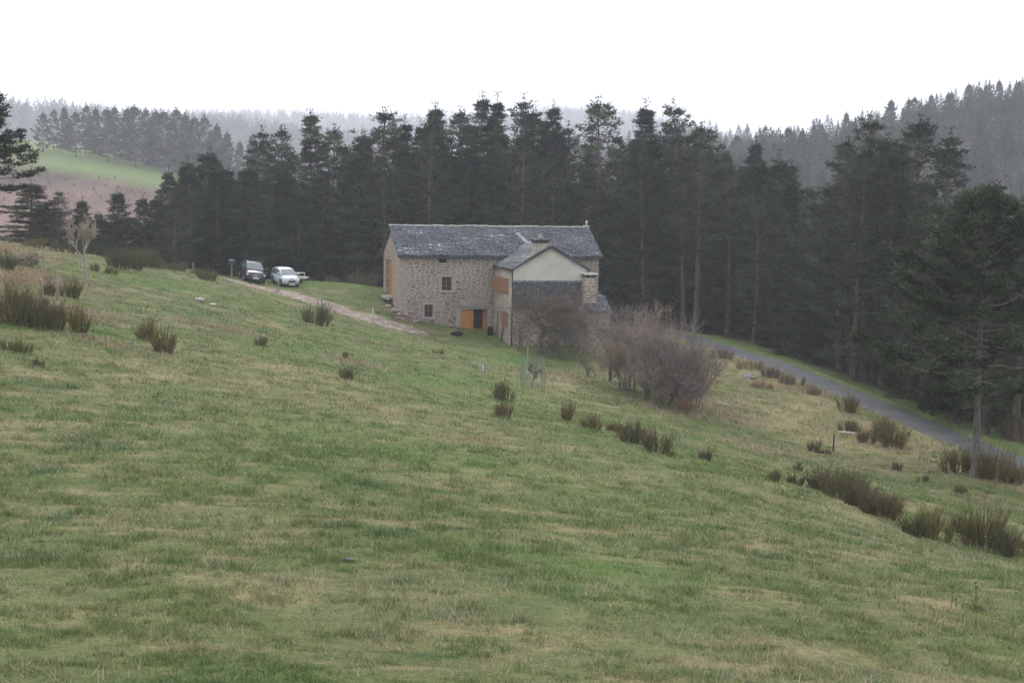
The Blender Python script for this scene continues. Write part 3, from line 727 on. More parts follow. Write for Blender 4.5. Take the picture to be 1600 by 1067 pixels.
# ------------------------------------------------------------------ farmhouse
TH = math.radians(16); EZ = 8.3
HA = ray(622, 400)*118
HX = np.array([math.cos(TH), math.sin(TH), 0]); HY = np.array([-math.sin(TH), math.cos(TH), 0])
H = empty('farmhouse', (HA[0], HA[1], HA[2]-EZ), TH)
tag(H, 'long granite farmhouse with grey slate roofs, gabled rendered wing and orange barn door', 'farmhouse')
def loc(u, v, axis_='y', val=.35):
    """where the sight line of a photo point meets a wall plane of the house (house axes, z from the eave)"""
    r = ray(u, v); n_ = HY if axis_ == 'y' else HX
    t = (HA @ n_+val)/(r @ n_); q = r*t-HA
    return q @ HX, q @ HY, q[2]
def stone_mat(name, sc_lo, sc_hi, zsplit, cols, mortar, mw=.07, patch=None):
    m = mat(name, .92, spec=.15); n = N(m); co = n.coord(); sp = n.n('ShaderNodeSeparateXYZ'); n.l(co, sp.inputs[0])
    ad = n.n('ShaderNodeMath', operation='ADD'); n.l(sp.outputs[0], ad.inputs[0]); n.l(sp.outputs[1], ad.inputs[1])
    cb0 = n.n('ShaderNodeCombineXYZ'); n.l(ad.outputs[0], cb0.inputs[0]); n.l(sp.outputs[2], cb0.inputs[1])
    dn = n.n('ShaderNodeTexNoise'); dn.inputs['Scale'].default_value = 2.3; dn.inputs['Detail'].default_value = 4; n.l(cb0.outputs[0], dn.inputs['Vector'])
    cb = n.n('ShaderNodeVectorMath', operation='MULTIPLY_ADD'); n.l(dn.outputs['Color'], cb.inputs[0]); cb.inputs[1].default_value = (.42, .26, 0); n.l(cb0.outputs[0], cb.inputs[2])
    wob = n.noise(1.1, 3, cb.outputs[0]); nz = n.noise(9, 4, cb.outputs[0])
    def layer(sx, sy, w):
        v = n.mapping(cb.outputs[0], (sx, sy, 1)); a = n.n('ShaderNodeTexVoronoi', feature='DISTANCE_TO_EDGE', voronoi_dimensions='2D'); b = n.n('ShaderNodeTexVoronoi', voronoi_dimensions='2D')
        for x in (a, b): x.inputs['Scale'].default_value = 1; x.inputs['Randomness'].default_value = .82; n.l(v, x.inputs['Vector'])
        bw = n.n('ShaderNodeSeparateXYZ'); n.l(b.outputs['Color'], bw.inputs[0])
        stone = n.ramp(bw.outputs[0], [(i/(len(cols)-1), c) for i, c in enumerate(cols)])
        stone = n.mix(n.ramp(nz, [(.35, (.7, .7, .7)), (.6, (0, 0, 0))]), stone, n.mix(1, stone, (.6, .58, .58), 'MULTIPLY'))
        k = n.ramp(a.outputs['Distance'], [(w*.55, (0, 0, 0)), (w*1.5, (1, 1, 1))])
        return n.mix(k, mortar, stone), k
    c1, k1 = layer(*sc_lo, mw); c2, k2 = layer(*sc_hi, mw*2.2)
    zz = n.n('ShaderNodeMath', operation='MULTIPLY_ADD'); n.l(wob, zz.inputs[0]); zz.inputs[1].default_value = 1.6; n.l(sp.outputs[2], zz.inputs[2])
    f = n.ramp(zz.outputs[0], [(0, (0, 0, 0)), (1, (1, 1, 1))]); 
    mr = n.n('ShaderNodeMapRange'); n.l(zz.outputs[0], mr.inputs[0]); mr.inputs[1].default_value = zsplit+.6; mr.inputs[2].default_value = zsplit+1.0
    c = n.mix(mr.outputs[0], c1, c2)
    big = n.noise(.35, 4, cb.outputs[0]); c = n.mix(n.ramp(big, [(.42, (0, 0, 0)), (.6, (.55, .55, .55))]), c, n.mix(1, c, (.8, .77, .78), 'MULTIPLY'))
    if patch: c = n.mix(n.ramp(n.noise(.8, 4, cb.outputs[0]), [(.52, (0, 0, 0)), (.62, (.75, .75, .75))]), c, patch)
    n.base(c); n.bump(n.mix(mr.outputs[0], k1, k2), .35, .03); return m
ST = [(.21, .17, .145), (.29, .245, .21), (.25, .22, .20), (.34, .29, .245), (.19, .165, .155), (.30, .26, .235)]
M['granite'] = stone_mat('granite_wall', (1.55, 2.3), (2.3, 4.2), EZ-3.4, ST, (.41, .355, .30), .06)
M['granite2'] = stone_mat('granite_wing', (2.0, 3.0), (2.6, 4.2), EZ-4.2, [(.30, .24, .21), (.38, .32, .27), (.26, .22, .2), (.36, .30, .26)], (.50, .44, .37), .09, (.52, .46, .38))
M['granite3'] = stone_mat('granite_gable', (1.8, 2.8), (2.1, 3.5), EZ-4.2, [(.31, .22, .17), (.38, .29, .23), (.25, .19, .155), (.40, .32, .26)], (.46, .39, .32), .07)
M['render'] = noisy('lime_render', (.52, .49, .43), (.61, .58, .52), 1.1, .95, .1, .15, .01, 6)
M['ashlar'] = noisy('dressed_granite', (.27, .24, .215), (.37, .335, .30), 3, .9, .15, .2, .01)
M['ashgrey'] = noisy('blue_grey_granite', (.27, .27, .275), (.38, .375, .37), 3, .9, .15, .2, .01)
M['orange'] = noisy('orange_wood', (.36, .15, .045), (.50, .23, .075), 3, .6, .25, .2, .005, vs=(6, 6, .4))
M['brown'] = noisy('brown_wood', (.20, .09, .05), (.34, .17, .095), 3, .65, .25, .2, .005, vs=(5, 5, .4))
M['palewood'] = noisy('pale_frame', (.33, .30, .22), (.45, .41, .32), 3, .7, .2, .1, .005)
M['frame'] = noisy('dark_red_frame', (.10, .055, .045), (.15, .085, .065), 4, .6, .3, .1, .005)
M['lintel'] = noisy('grey_oak', (.17, .155, .135), (.28, .26, .23), 4, .9, .1, .3, .01, vs=(.3, 3, 3))
M['pane'] = mat('window_pane', .12, (.025, .03, .035), spec=.5)
M['dark'] = mat('black_and_painted_shade', .95, (.012, .012, .013), spec=.05)  # near-black, for painted shade in openings and for black objects
M['pipe'] = mat('dark_zinc', .5, (.07, .065, .065), spec=.3)
M['mortar'] = noisy('ridge_mortar', (.42, .41, .39), (.62, .61, .58), 3, .9, .1, .3, .02)
m = mat('slate', .3, spec=.6); n = N(m); f = n.noise(5, 5, n.coord(), .65)
c = n.mix(1, n.attr(), n.ramp(f, [(.3, (.7, .7, .72)), (.7, (1.3, 1.3, 1.3))]), 'MULTIPLY'); n.base(c)
rr_ = n.ramp(n.noise(.5, 5, n.coord()), [(.35, (.2, .2, .2)), (.65, (.36, .36, .36))]); n.l(rr_, n.b.inputs['Roughness']); M['slate'] = m
M['slateflat'] = noisy('slate_under', (.04, .042, .048), (.075, .077, .085), 5, .6, .3, .2, .01)

def wall(mb, o, ux, W, z0, z1, holes, inw, th=.5):
    """outer face with openings and their reveals; o on the base line; holes (a,b,c,d) along and up"""
    o = np.array(o, float); ux = np.array(ux, float); inw = np.array(inw, float)*th; Z = np.array([0, 0, 1.])
    xs_ = sorted({0, W, *[h[0] for h in holes], *[h[1] for h in holes]}); zs_ = sorted({z0, z1, *[h[2] for h in holes], *[h[3] for h in holes]})
    P = lambda a, z: o+ux*a+Z*z
    for a, b in zip(xs_[:-1], xs_[1:]):
        for c, d in zip(zs_[:-1], zs_[1:]):
            ma, mz = (a+b)/2, (c+d)/2
            if any(h[0] < ma < h[1] and h[2] < mz < h[3] for h in holes): continue
            mb.add([P(a, c), P(b, c), P(b, d), P(a, d)], [(0, 1, 2, 3)])
            mb.add([P(a, c)+inw, P(b, c)+inw, P(b, d)+inw, P(a, d)+inw], [(3, 2, 1, 0)])
    for h in holes:
        q = [P(h[0], h[2]), P(h[1], h[2]), P(h[1], h[3]), P(h[0], h[3])]
        for i in range(4): a, b = q[i], q[(i+1) % 4]; mb.add([a, b, b+inw, a+inw], [(3, 2, 1, 0)])
e_ = lambda z: z+EZ
# --- openings on the front wall (house plane y=.35)
def hole(u0_, v0_, u1_, v1_, ax='y', val=.35):
    um, vm = (u0_+u1_)/2, (v0_+v1_)/2
    a = loc(u0_, vm, ax, val); b = loc(u1_, vm, ax, val); t = loc(um, v0_, ax, val); d = loc(um, v1_, ax, val)
    i = 0 if ax == 'y' else 1
    return (min(a[i], b[i]), max(a[i], b[i]), d[2], t[2])
W1 = hole(690.5, 433, 705.5, 454); W2 = hole(663.5, 476, 676, 495.5); BD = hole(720, 483.5, 761, 522.5); VT = hole(686, 403, 698, 409)
VT = (VT[0], VT[1], -.55, -.22)
LX = 17.75
mb = MB(); fh = [(h[0]-.25, h[1]-.25, e_(h[2]), e_(h[3])) for h in (W1, W2, BD)]
wall(mb, (.25, .35, 0), (1, 0, 0), LX-.25, 0, e_(-.02), fh, (0, 1, 0), .55)
# left gable (plane x=.25) with its tall door
GD = hole(602.5, 406, 613, 461, 'x', .25); GD = (min(GD[0], GD[1]), max(GD[0], GD[1]), GD[2], GD[3])
mb2 = MB(); wall(mb2, (.25, .35, 0), (0, 1, 0), 7.3, 0, e_(-.02), [(GD[0]-.35, GD[1]-.35, e_(GD[2]), e_(GD[3]))], (1, 0, 0), .55)
for mbb, xx, th in ((mb2, .25, .55), (mb, LX, -.5)):
    mbb.prism([(xx, .35, e_(0)), (xx, 7.65, e_(0)), (xx, 4, e_(2.3))], (th, 0, 0))
mb.add([(LX, .35, 0), (LX, 7.65, 0), (LX, 7.65, e_(0)), (LX, .35, e_(0))], [(0, 1, 2, 3)])
mb.add([(.25, 7.65, 0), (LX, 7.65, 0), (LX, 7.65, e_(0)), (.25, 7.65, e_(0))], [(3, 2, 1, 0)])
mb.build('wall', M['granite'], H); mb2.build('gable_wall', M['granite3'], H)
# wing
ax0, ax1, ay = 8.45, 14.75, -5.25
S1 = hole(778, 434, 794, 456, 'x', ax0); S2 = hole(784.5, 487, 793, 510, 'x', ax0); D2 = hole(768.8, 485, 773, 521, 'x', ax0); P2 = hole(769, 436, 772.5, 465, 'x', ax0)
print('holes', [tuple(round(float(q), 2) for q in h) for h in (W1, W2, BD, GD, S1, S2, D2, P2)])
mb = MB()
hl = [(h[0]-ay, h[1]-ay, e_(h[2]), e_(h[3])) for h in (S1, S2)]; D2 = (-.95, -.15, D2[2], D2[3]); P2 = (-.75, -.2, P2[2], P2[3])
hl += [(h[0]-ay, h[1]-ay, e_(h[2]), e_(h[3])) for h in (D2, P2)]
wall(mb, (ax0, ay, 0), (0, 1, 0), .35-ay, 0, e_(-.86), hl, (1, 0, 0), .45)
mw_ = MB(); mw_.add([(ax1, ay, 0), (ax1, .35, 0), (ax1, .35, e_(-.86)), (ax1, ay, e_(-.86))], [(0, 1, 2, 3)])
mb.build('wing_wall', M['granite2'], H); mw_.build('wing_wall', M['granite2'], H)
mb = MB(); mb.prism([(ax0, ay, 0), (ax1, ay, 0), (ax1, ay, e_(-.78)), (11.6, ay, e_(1.0)), (ax0, ay, e_(-.78))], (0, .3, 0)); mb.build('gable_render', M['render'], H)
# corner quoins and dressed stones
mb = MB(); rq = random.Random(4)
z = .5
while z < e_(-.45):
    hh = rq.uniform(.28, .42); w_ = rq.choice((.42, .66)); mb.box(.235, .25+w_, .335, .35+(1.08-w_), z, z+hh-.03); z += hh
mb.build('quoin', M['ashlar'], H)
mb = MB(); mc = MB(); z = 3.6
while z < e_(GD[3]):
    hh = rq.uniform(.3, .45); w_ = rq.choice((.3, .5)); mb.box(.228, .4, GD[1]+.02, GD[1]+w_, z, z+hh-.02); mc.box(.228, .4, GD[0]-w_, GD[0]-.02, z, z+hh-.02); z += hh
mb.build('door_jamb', M['ashgrey'], H); mc.build('door_jamb', M['ashgrey'], H)
mb = MB(); mb.box(-.5, .3, GD[0]-.3, GD[1]+.3, e_(GD[2])-.25, e_(GD[2])-.02); mb.build('threshold', M['stone'], H, bevel=.04)
g0_, g1_ = GD[0], GD[1]; gm = g0_+(g1_-g0_)*.62
d_ = MB(); d_.box(.34, .41, g0_+.03, gm, e_(GD[2]), e_(GD[3])-.02)
for k in range(5): yy = g0_+.03+(gm-g0_-.03)*k/5; d_.box(.325, .34, yy+.02, yy+(gm-g0_)/5-.03, e_(GD[2])+.03, e_(GD[3])-.05)
tdoor = d_.build('door', M['orange'], H)
k_ = MB(); k_.box(.28, .325, gm-.3, gm-.2, e_(GD[2])+1.3, e_(GD[2])+1.55); k_.build('handle', M['ashlar'], tdoor)
d_ = MB(); d_.box(.62, .7, gm, g1_, e_(GD[2]), e_(GD[3])-.02); d_.build('door', M['brown'], H)['label'] = 'brown panel painting the shaded reveal beside the door'  # set-back leaf in darker brown paints the shade of the reveal
def window(h, cols, rows, parent, sur=.2, name='window'):
    a, b, c, d = h; c, d = e_(c), e_(d); y = .35; f = .055
    mb = MB(); yy0, yy1 = y+.16, y+.22
    mb.box(a, b, yy0, yy1, c, c+f); mb.box(a, b, yy0, yy1, d-f, d); mb.box(a, a+f, yy0, yy1, c+f, d-f); mb.box(b-f, b, yy0, yy1, c+f, d-f)
    for i in range(1, cols): x = a+(b-a)*i/cols; mb.box(x-.045, x+.045, yy0+.002, yy1-.002, c+f, d-f)
    for i in range(1, rows): z = c+(d-c)*i/rows; mb.box(a+f, b-f, yy0+.008, yy1-.008, z-.025, z+.025)
    o = mb.build(name, M['frame'], parent)
    MB().box(a+f, b-f, yy1-.03, yy1-.015, c+f, d-f).build('pane', M['pane'], o)
    s = MB(); s.box(a-sur, a-.012, y-.02, y+.1, c, d); s.box(b+.012, b+sur, y-.02, y+.1, c, d); s.box(a-sur-.1, b+sur+.1, y-.025, y+.1, d+.008, d+.27); s.build('surround', M['ashlar'], o)
    s = MB(); s.box(a-sur-.05, b+sur+.05, y-.09, y+.1, c-.16, c-.008); s.build('sill', M['ashgrey'], o)
    return o
window(W1, 2, 3, H, .28); window(W2, 2, 2, H, .18)
v_ = MB(); v_.box(VT[0], VT[1], .325, .36, e_(VT[2]), e_(VT[3])); v_.build('vent', M['dark'], H)
# barn door
a, b, c, d = BD; c, d = e_(c), e_(d)
mb = MB(); mb.box(a-.12, b+.12, .30, .8, d+.003, d+.27); mb.build('lintel', M['lintel'], H, bevel=.02)
mb = MB(); nv = 13; cx = (a+b)/2
for i in range(nv):
    t = (i+.5)/nv*2-1; x = cx+t*(b-a)*.52; l_ = t*.16; w_ = .075; zb = d+.31; zt = zb+.52+.05*rq.random()
    mb.prism([(x-w_, .322, zb), (x+w_, .322, zb), (x+w_+l_+.02, .322, zt), (x-w_+l_-.02, .322, zt)], (0, .2, 0))
mb.build('flat_arch', M['bark_grey'] if 0 else M['ashlar'], H)
MB().box(a-.42, a-.01, .325, .5, c, d+.1).build('jamb', M['ashlar'], H); MB().box(b+.01, b+.36, .325, .5, c, d+.1).build('jamb', M['ashlar'], H)
def plank_leaf(x0, x1, y, zc, zd, name, material, n=6):
    mb = MB()
    for i in range(n): xa = x0+(x1-x0)*i/n; xb = x0+(x1-x0)*(i+1)/n-.012; mb.box(xa, xb, y+.004*(i % 2), y+.05, zc+.04, zd-.02)
    mb.box(x0, x1, y+.05, y+.08, zc+.3, zc+.45); mb.box(x0, x1, y+.05, y+.08, zd-.5, zd-.35)
    return mb.build(name, material, H)
xm = a+(b-a)*.49
plank_leaf(a+.02, xm, .42, c, d, 'barn_door', M['orange'])
o = plank_leaf(0, .92, 0, c, d, 'barn_door', M['orange'], 5); o.location = (b-.04, .46, 0); o.rotation_euler = (0, 0, math.radians(180-72)); o['label'] = 'open barn door leaf'
MB().box(a, b, .95, .97, c-.3, d+.3).build('painted_doorway_shade', M['dark'], H)  # near-black sheet behind the opening paints the barn's inner shade
# shutters and door in the wing wall
def shutter(y0, y1, z0, z1, ang=0, m_='orange'):
    mb = MB(); w = y1-y0
    for i in range(5): mb.box(-.05+.004*(i % 2), -.01, w*i/5, w*(i+1)/5-.012, z0, z1)
    mb.box(-.07, -.05, 0, w, z0+.12, z0+.22); mb.box(-.07, -.05, 0, w, z1-.22, z1-.12)
    o = mb.build('shutter', M[m_], H); o.location = (ax0, y0, 0); o.rotation_euler = (0, 0, ang); return o
ym = (S1[0]+S1[1])/2
shutter(ym+.03, S1[1]+.12, e_(S1[2])-.03, e_(S1[3])+.03, math.radians(14), 'brown'); shutter(S1[0]-.1, ym-.03, e_(S1[2])-.03, e_(S1[3])+.03, math.radians(3), 'brown')
shutter(S2[0]-.05, S2[1]+.05, e_(S2[2]), e_(S2[3]), 0, 'brown')
mb = MB(); mb.box(ax0+.1, ax0+.16, D2[0], D2[1], e_(D2[2]), e_(D2[3])); mb.build('side_door', M['brown'], H)
mb = MB(); mb.box(ax0+.12, ax0+.16, P2[0], P2[1], e_(P2[2]), e_(P2[3])); mb.build('blind_window', M['palewood'], H)
mb = MB(); mb.tube([(ax0-.07, ay-.07, .6), (ax0-.07, ay-.07, e_(-1.0)), (ax0-.2, ay-.05, e_(-.84))], .055, 8); mb.build('downpipe', M['pipe'], H, True)
# roofs
def slates(o, e, s, W, Ls, inside, seed, tone=1.0, roww=.27, sw=.36, wav=.03):
    """rows of overlapping stone slates on a slope; o lower corner, e along the eave, s up the slope"""
    rs = np.random.RandomState(seed); o, e, s = [np.array(q, float) for q in (o, e, s)]; nrm = np.cross(e, s); Vs = []; Cs = []
    r = 0.; rw = roww
    while r < Ls:
        x = -rs.uniform(0, sw)
        while x < W:
            w = sw*rs.uniform(.6, 1.5); x1 = min(x+w, W); x0 = max(x, 0); l = rw*1.75*rs.uniform(.9, 1.1); r1 = min(r+l, Ls+.02)
            if x1-x0 > .08 and inside((x0+x1)/2, r+rw*.4):
                th = rs.uniform(.025, .05); t0 = .05+rs.normal()*.008; wv = wav*math.sin(x*1.9+r*1.3+seed)+wav*.7*math.sin(x*.7-r*2)
                j = rs.uniform(-.035, .035)
                pt = lambda a, b, h: o+e*a+s*b+nrm*(h+wv)
                q = [pt(x0+.008, r+j, t0), pt(x1-.008, r+j+rs.normal()*.012, t0), pt(x1-.008, r1, .0), pt(x0+.008, r1, .0)]
                q2 = [p+nrm*th for p in q]; Vs.append(q+q2); Cs.append(rs.choice([.7, .85, 1, 1.1, 1.2, 1.4], p=[.12, .24, .28, .2, .12, .04]))
            x += w
        r += rw*rs.uniform(.92, 1.08)
    V = np.array(Vs).reshape(-1, 3); k = (np.arange(len(Vs))*8)[:, None]
    F = np.concatenate([k+np.array([f]) for f in ((4, 5, 6, 7), (0, 1, 5, 4), (1, 2, 6, 5), (2, 3, 7, 6), (3, 0, 4, 7))])
    c = np.array([[.088, .094, .108]])*tone*np.repeat(np.array(Cs), 8)[:, None]
    return V, F, c
def slate_part(name, *a, **k):
    V, F, c = slates(*a, **k); return link(name, npmesh(name, V, [F], M['slate'], c), H)
su = np.array([0, 4, 2.4]); SL = np.linalg.norm(su); su = su/SL
def in_main(x, r):
    y = r*su[1]; z = r*su[2]
    za = -.8+(x-8.2)*.5588 if x < 11.6 else -.8+(15-x)*.5588
    return not (8.2 < x < 15 and za > z+.02)
mb = MB()
mb.prism([(0, 0, e_(-.02)), (0, 4, e_(2.38)), (0, 8, e_(-.02)), (0, 8, e_(-.16)), (0, 4, e_(2.24)), (0, 0, e_(-.16))], (18, 0, 0))
roof = mb.build('roof', M['slateflat'], H)
def child_slates(parent, name, *a, **k):
    o = slate_part(name, *a, **k); o.parent = parent; return o
child_slates(roof, 'slates', (0, 0, e_(0)), (1, 0, 0), su, 18, SL, in_main, 1)
child_slates(roof, 'slates', (18, 8, e_(0)), (-1, 0, 0), (0, -su[1], su[2]), 18, SL, lambda x, r: True, 2)
mb = MB(); rr = random.Random(3); x = -.02
while x < 17.6: w_ = rr.uniform(.35, .6); zz_ = rr.uniform(-.02, .03); mb.box(x, x+w_-.01, 3.86, 4.14, e_(2.38)+zz_, e_(2.5)+zz_); x += w_
mb.build('ridge_capping', M['mortar'], roof, bevel=.02)
mb = MB(); mb.box(17.55, 18.0, 3.8, 4.2, e_(2.4), e_(2.58)); mb.tube([(17.8, 4, e_(2.55)), (17.8, 4, e_(2.66)), (17.8, 4, e_(2.74)), (17.8, 4, e_(2.82)), (17.8, 4, e_(2.9)), (17.8, 4, e_(3.02))], [.09, .05, .07, .13, .13, .03], 10)
mb.build('finial', M['mortar'], roof, True)
# wing roof: two slopes running into the main slope
def wl(x): return -.8+(x-8.2)*.5588
mb = MB(); t_ = .1
for sgn in (1, -1):
    X_ = (lambda x: x) if sgn == 1 else (lambda x: 23.2-x)
    P = [(X_(8.2), -5.5, e_(-.84)), (X_(11.6), -5.5, e_(1.06)), (X_(11.6), 1.83, e_(1.06)), (X_(9.7), .06, e_(-.01)), (X_(8.2), .3, e_(-.84))]
    if sgn == -1: P = P[::-1]
    mb.prism(P, (0, 0, -t_))
wr = mb.build('wing_roof', M['slateflat'], H)
dx, dz = 3.4, 1.9; Lw = math.hypot(dx, dz)
def in_w(x, r):                                   # x along the eave from front to back
    y = -5.5+x; z = -.8+r*dz/Lw
    return y < max(z, 0)/.6+.12 and (z > 0 or y < .2)
# eave direction must make e x s point outward: left slope runs back to front
child_slates(wr, 'slates', (8.2, 1.95, e_(-.8)), (0, -1, 0), (dx/Lw, 0, dz/Lw), 7.45, Lw, lambda x, r: in_w(7.45-x, r), 3, 1.15, .25, .33)  # left slope slates toned lighter, painting in the wet sky sheen
child_slates(wr, 'slates', (15.0, -5.5, e_(-.8)), (0, 1, 0), (-dx/Lw, 0, dz/Lw), 7.45, Lw, in_w, 4, 1.0, .25, .33)
mb = MB(); y = -4.2
while y < 1.9: w_ = rr.uniform(.3, .5); mb.box(11.47, 11.73, y, y+w_-.01, e_(1.08), e_(1.2)+rr.uniform(0, .03)); y += w_
for k in range(5):
    t = k/5; xx = 11.55-.5*t; yy = 1.85+1.15*t; mb.box(xx-.22, xx+.16, yy, yy+.26, e_(yy*.6)+.08, e_(yy*.6+.16)+.08)
mb.build('ridge_capping', M['mortar'], wr, bevel=.02)
# chimneys
mb = MB(); mb.box(10.25, 11.5, -5.1, -4.3, e_(-.2), e_(1.22)); mb.box(10.18, 11.57, -5.17, -4.23, e_(1.222), e_(1.3))
ch = mb.build('chimney', M['granite2'], H, bevel=.02)
mb = MB()
for xx in (10.22, 10.58, 10.94, 11.3): mb.box(xx, xx+.2, -5.12, -4.28, e_(1.303), e_(1.56))
mb.box(10.5, 11.2, -4.9, -4.5, e_(1.303), e_(1.5)); mb.build('flue_opening', M['pipe'], ch)
mb = MB(); mb.box(10.1, 11.65, -5.25, -4.15, e_(1.563), e_(1.64)); mb.build('chimney_cap', M['slateflat'], ch)
mb = MB(); mb.tube([(10.87, -4.7, e_(1.64)), (10.87, -4.7, e_(1.8)), (10.87, -4.7, e_(1.95)), (10.87, -4.7, e_(2.12))], [.3, .2, .16, .1], 7); mb.build('chimney_stone', M['stone'], ch, True)
c2 = loc(920.5, 450, 'y', -5.7); cxx = c2[0]
mb = MB(); mb.box(cxx-.52, cxx+.52, -6.1, -5.27, 2, e_(-1.45)); ch2 = mb.build('chimney', M['granite2'], H, bevel=.02)
mb = MB(); mb.box(cxx-.5, cxx-.3, -6.08, -5.3, e_(-1.447), e_(-1.2)); mb.box(cxx+.3, cxx+.5, -6.08, -5.3, e_(-1.447), e_(-1.2)); mb.box(cxx-.1, cxx+.1, -5.6, -5.3, e_(-1.447), e_(-1.2)); mb.build('cap_leg', M['pipe'], ch2)
mb = MB(); mb.box(cxx-.62, cxx+.62, -6.2, -5.2, e_(-1.197), e_(-1.08)); mb.build('chimney_cap', M['mortar'], ch2, bevel=.02)
# slate-hung band on the wing gable and the low extension at its right
gy_ = ay-.05
V, F, c = slates((ax0-.02, gy_, e_(-4.1)), (1, 0, 0), (0, 0, 1), cxx-.45-ax0, 2.38, lambda x, r: True, 5, 1.5, .22, .3, .0)
link('slate_cladding', npmesh('slate_cladding', V, [F], M['slate'], c), H)
LWN = hole(865.5, 506, 874, 522, 'y', ay)
mb = MB(); wall(mb, (ax0, ay-.012, 0), (1, 0, 0), ax1-ax0, 0, e_(-4.1), [(LWN[0]-ax0, LWN[1]-ax0, e_(LWN[2]), e_(LWN[3]))], (0, 1, 0), .4)
mb.build('gable_base_wall', M['granite2'], H)
mb = MB(); mb.box(LWN[0], LWN[1], ay+.16, ay+.22, e_(LWN[2]), e_(LWN[3])); lw = mb.build('window', M['frame'], H); MB().box(LWN[0]+.08, LWN[1]-.08, ay+.145, ay+.158, e_(LWN[2])+.08, e_(LWN[3])-.08).build('pane', M['pane'], lw)
MB().box(LWN[0]-.15, LWN[1]+.15, ay-.05, ay+.1, e_(LWN[3])+.01, e_(LWN[3])+.2).build('lintel', M['mortar'], lw)
ex0, ex1, ey0, ey1, ez0, ez1 = cxx-.5, 16.4, -5.25, -7.0, -3.0, -4.15
ls = np.array([0, ey0-ey1, ez0-ez1]); LL = np.linalg.norm(ls); ls = ls/LL
mb = MB(); mb.prism([(ex0, ey1, e_(ez1)-.03), (ex0, ey0, e_(ez0)-.03), (ex0, .3, e_(ez0)+.4), (ex0, .3, e_(ez0)+.25), (ex0, ey0, e_(ez0)-.17), (ex0, ey1, e_(ez1)-.17)], (ex1-ex0, 0, 0))
lr = mb.build('extension_roof', M['slateflat'], H)
child_slates(lr, 'slates', (ex0, ey1, e_(ez1)), (1, 0, 0), ls, ex1-ex0, LL, lambda x, r: True, 6, 1.0, .25, .33, .012)
mb = MB(); mb.prism([(ex0+.1, ey1+.2, 0), (ex0+.1, .3, 0), (ex0+.1, .3, e_(ez0)+.2), (ex0+.1, ey0, e_(ez0)-.2), (ex0+.1, ey1+.2, e_(ez1)-.05)], (ex1-ex0-.25, 0, 0))
mb.build('extension_wall', M['granite2'], H)
def hw(x, y, z=0):
    """house axes to world"""
    q = HA+HX*x+HY*y; return (q[0], q[1], q[2]+z)

# ------------------------------------------------------------------ stones
def rock(name, material, r, seed, sc=(1, 1, 1), flat=.7):
    rs = np.random.RandomState(seed); bm = __import__('bmesh').new(); bmesh = __import__('bmesh'); bmesh.ops.create_icosphere(bm, subdivisions=2, radius=r)
    pl = unit(rs.normal(size=(7, 3))); dd = rs.uniform(.55, .9, 7)*r
    for v in bm.verts:
        q = np.array(v.co)
        for p_, d_ in zip(pl, dd):
            s_ = q @ p_
            if s_ > d_: q = q-p_*(s_-d_)
        q = q*sc*[1, 1, flat]*(1+rs.normal()*.02); v.co = q
    me = bpy.data.meshes.new(name); bm.to_mesh(me); bm.free(); me.materials.append(material); return me
def pile(name, label, cat, P, rmin, rmax, material, seed, parent=None):
    rs = np.random.RandomState(seed); V, Fc = [], []; base = [rock('r', material, 1, seed+i) for i in range(4)]; mb = MB()
    arr = [(np.array([v.co for v in b_.vertices]), [tuple(p_.vertices) for p_ in b_.polygons]) for b_ in base]
    for (x, y, z) in P:
        v, f = arr[rs.randint(4)]; a = rs.uniform(0, 6.28); s = rs.uniform(rmin, rmax); R = np.array([[math.cos(a), -math.sin(a), 0], [math.sin(a), math.cos(a), 0], [0, 0, 1]])
        mb.add((v*s*[1.3, 1, .8]) @ R.T+[x, y, z], f)
    for b_ in base: bpy.data.meshes.remove(b_)
    o = mb.build(name, material); tag(o, label, cat); return o
rs = np.random.RandomState(9); P = []
for i in range(64):
    t = rs.rand(); x = -.9+t*2.6+rs.normal()*.2; y = .1-rs.rand()*.55*(1-t*.5); q = hw(x, y); z0_ = float(gz(q[0], q[1])); zt_ = z0_+rs.rand()**1.6*(1.5*(1-t)+.15); P.append((q[0], q[1], zt_))
pile('stone_rubble', 'tumbled granite rubble sloping down against the left corner of the farmhouse', 'rubble', P, .10, .26, M['granite3'], 12)
q = ground_at(311, 471); rk = link('boulder', rock('boulder', M['stone'], .27, 21, (1.35, 1, 1), .75)); rk.location = (q[0], q[1], q[2]+.12); tag(rk, 'pale grey boulder lying in the pasture below the cars', 'boulder')
q = ground_at(333, 477); rk = link('stone_slab', rock('stone_slab', M['mortar'], .2, 22, (1.3, .8, 1), .28)); rk.location = (q[0], q[1], q[2]+.08); tag(rk, 'flat whitish stone slab in the grass right of the boulder', 'stone')
q = ground_at(542, 877)
pile('dark_stones', 'small dark flat stones bunched in the foreground grass', 'stones', [(q[0]+dx_, q[1]+dy_, q[2]+.03) for dx_, dy_ in ((-.1, 0), (-.05, .03), (0, 0), (.04, .04), (.09, .0), (-.02, -.04))], .03, .055, M['darkstone'], 31)
P = []
for i in range(64): u_ = 1160+rs.rand()*22; q = ground_at(u_, 584+rs.rand()*6+(u_-1150)*.08); P.append((q[0], q[1], q[2]+rs.rand()*.15))
pile('stone_heap', 'low heap of pale broken stones above the road', 'stones', P, .05, .13, M['stone'], 41)

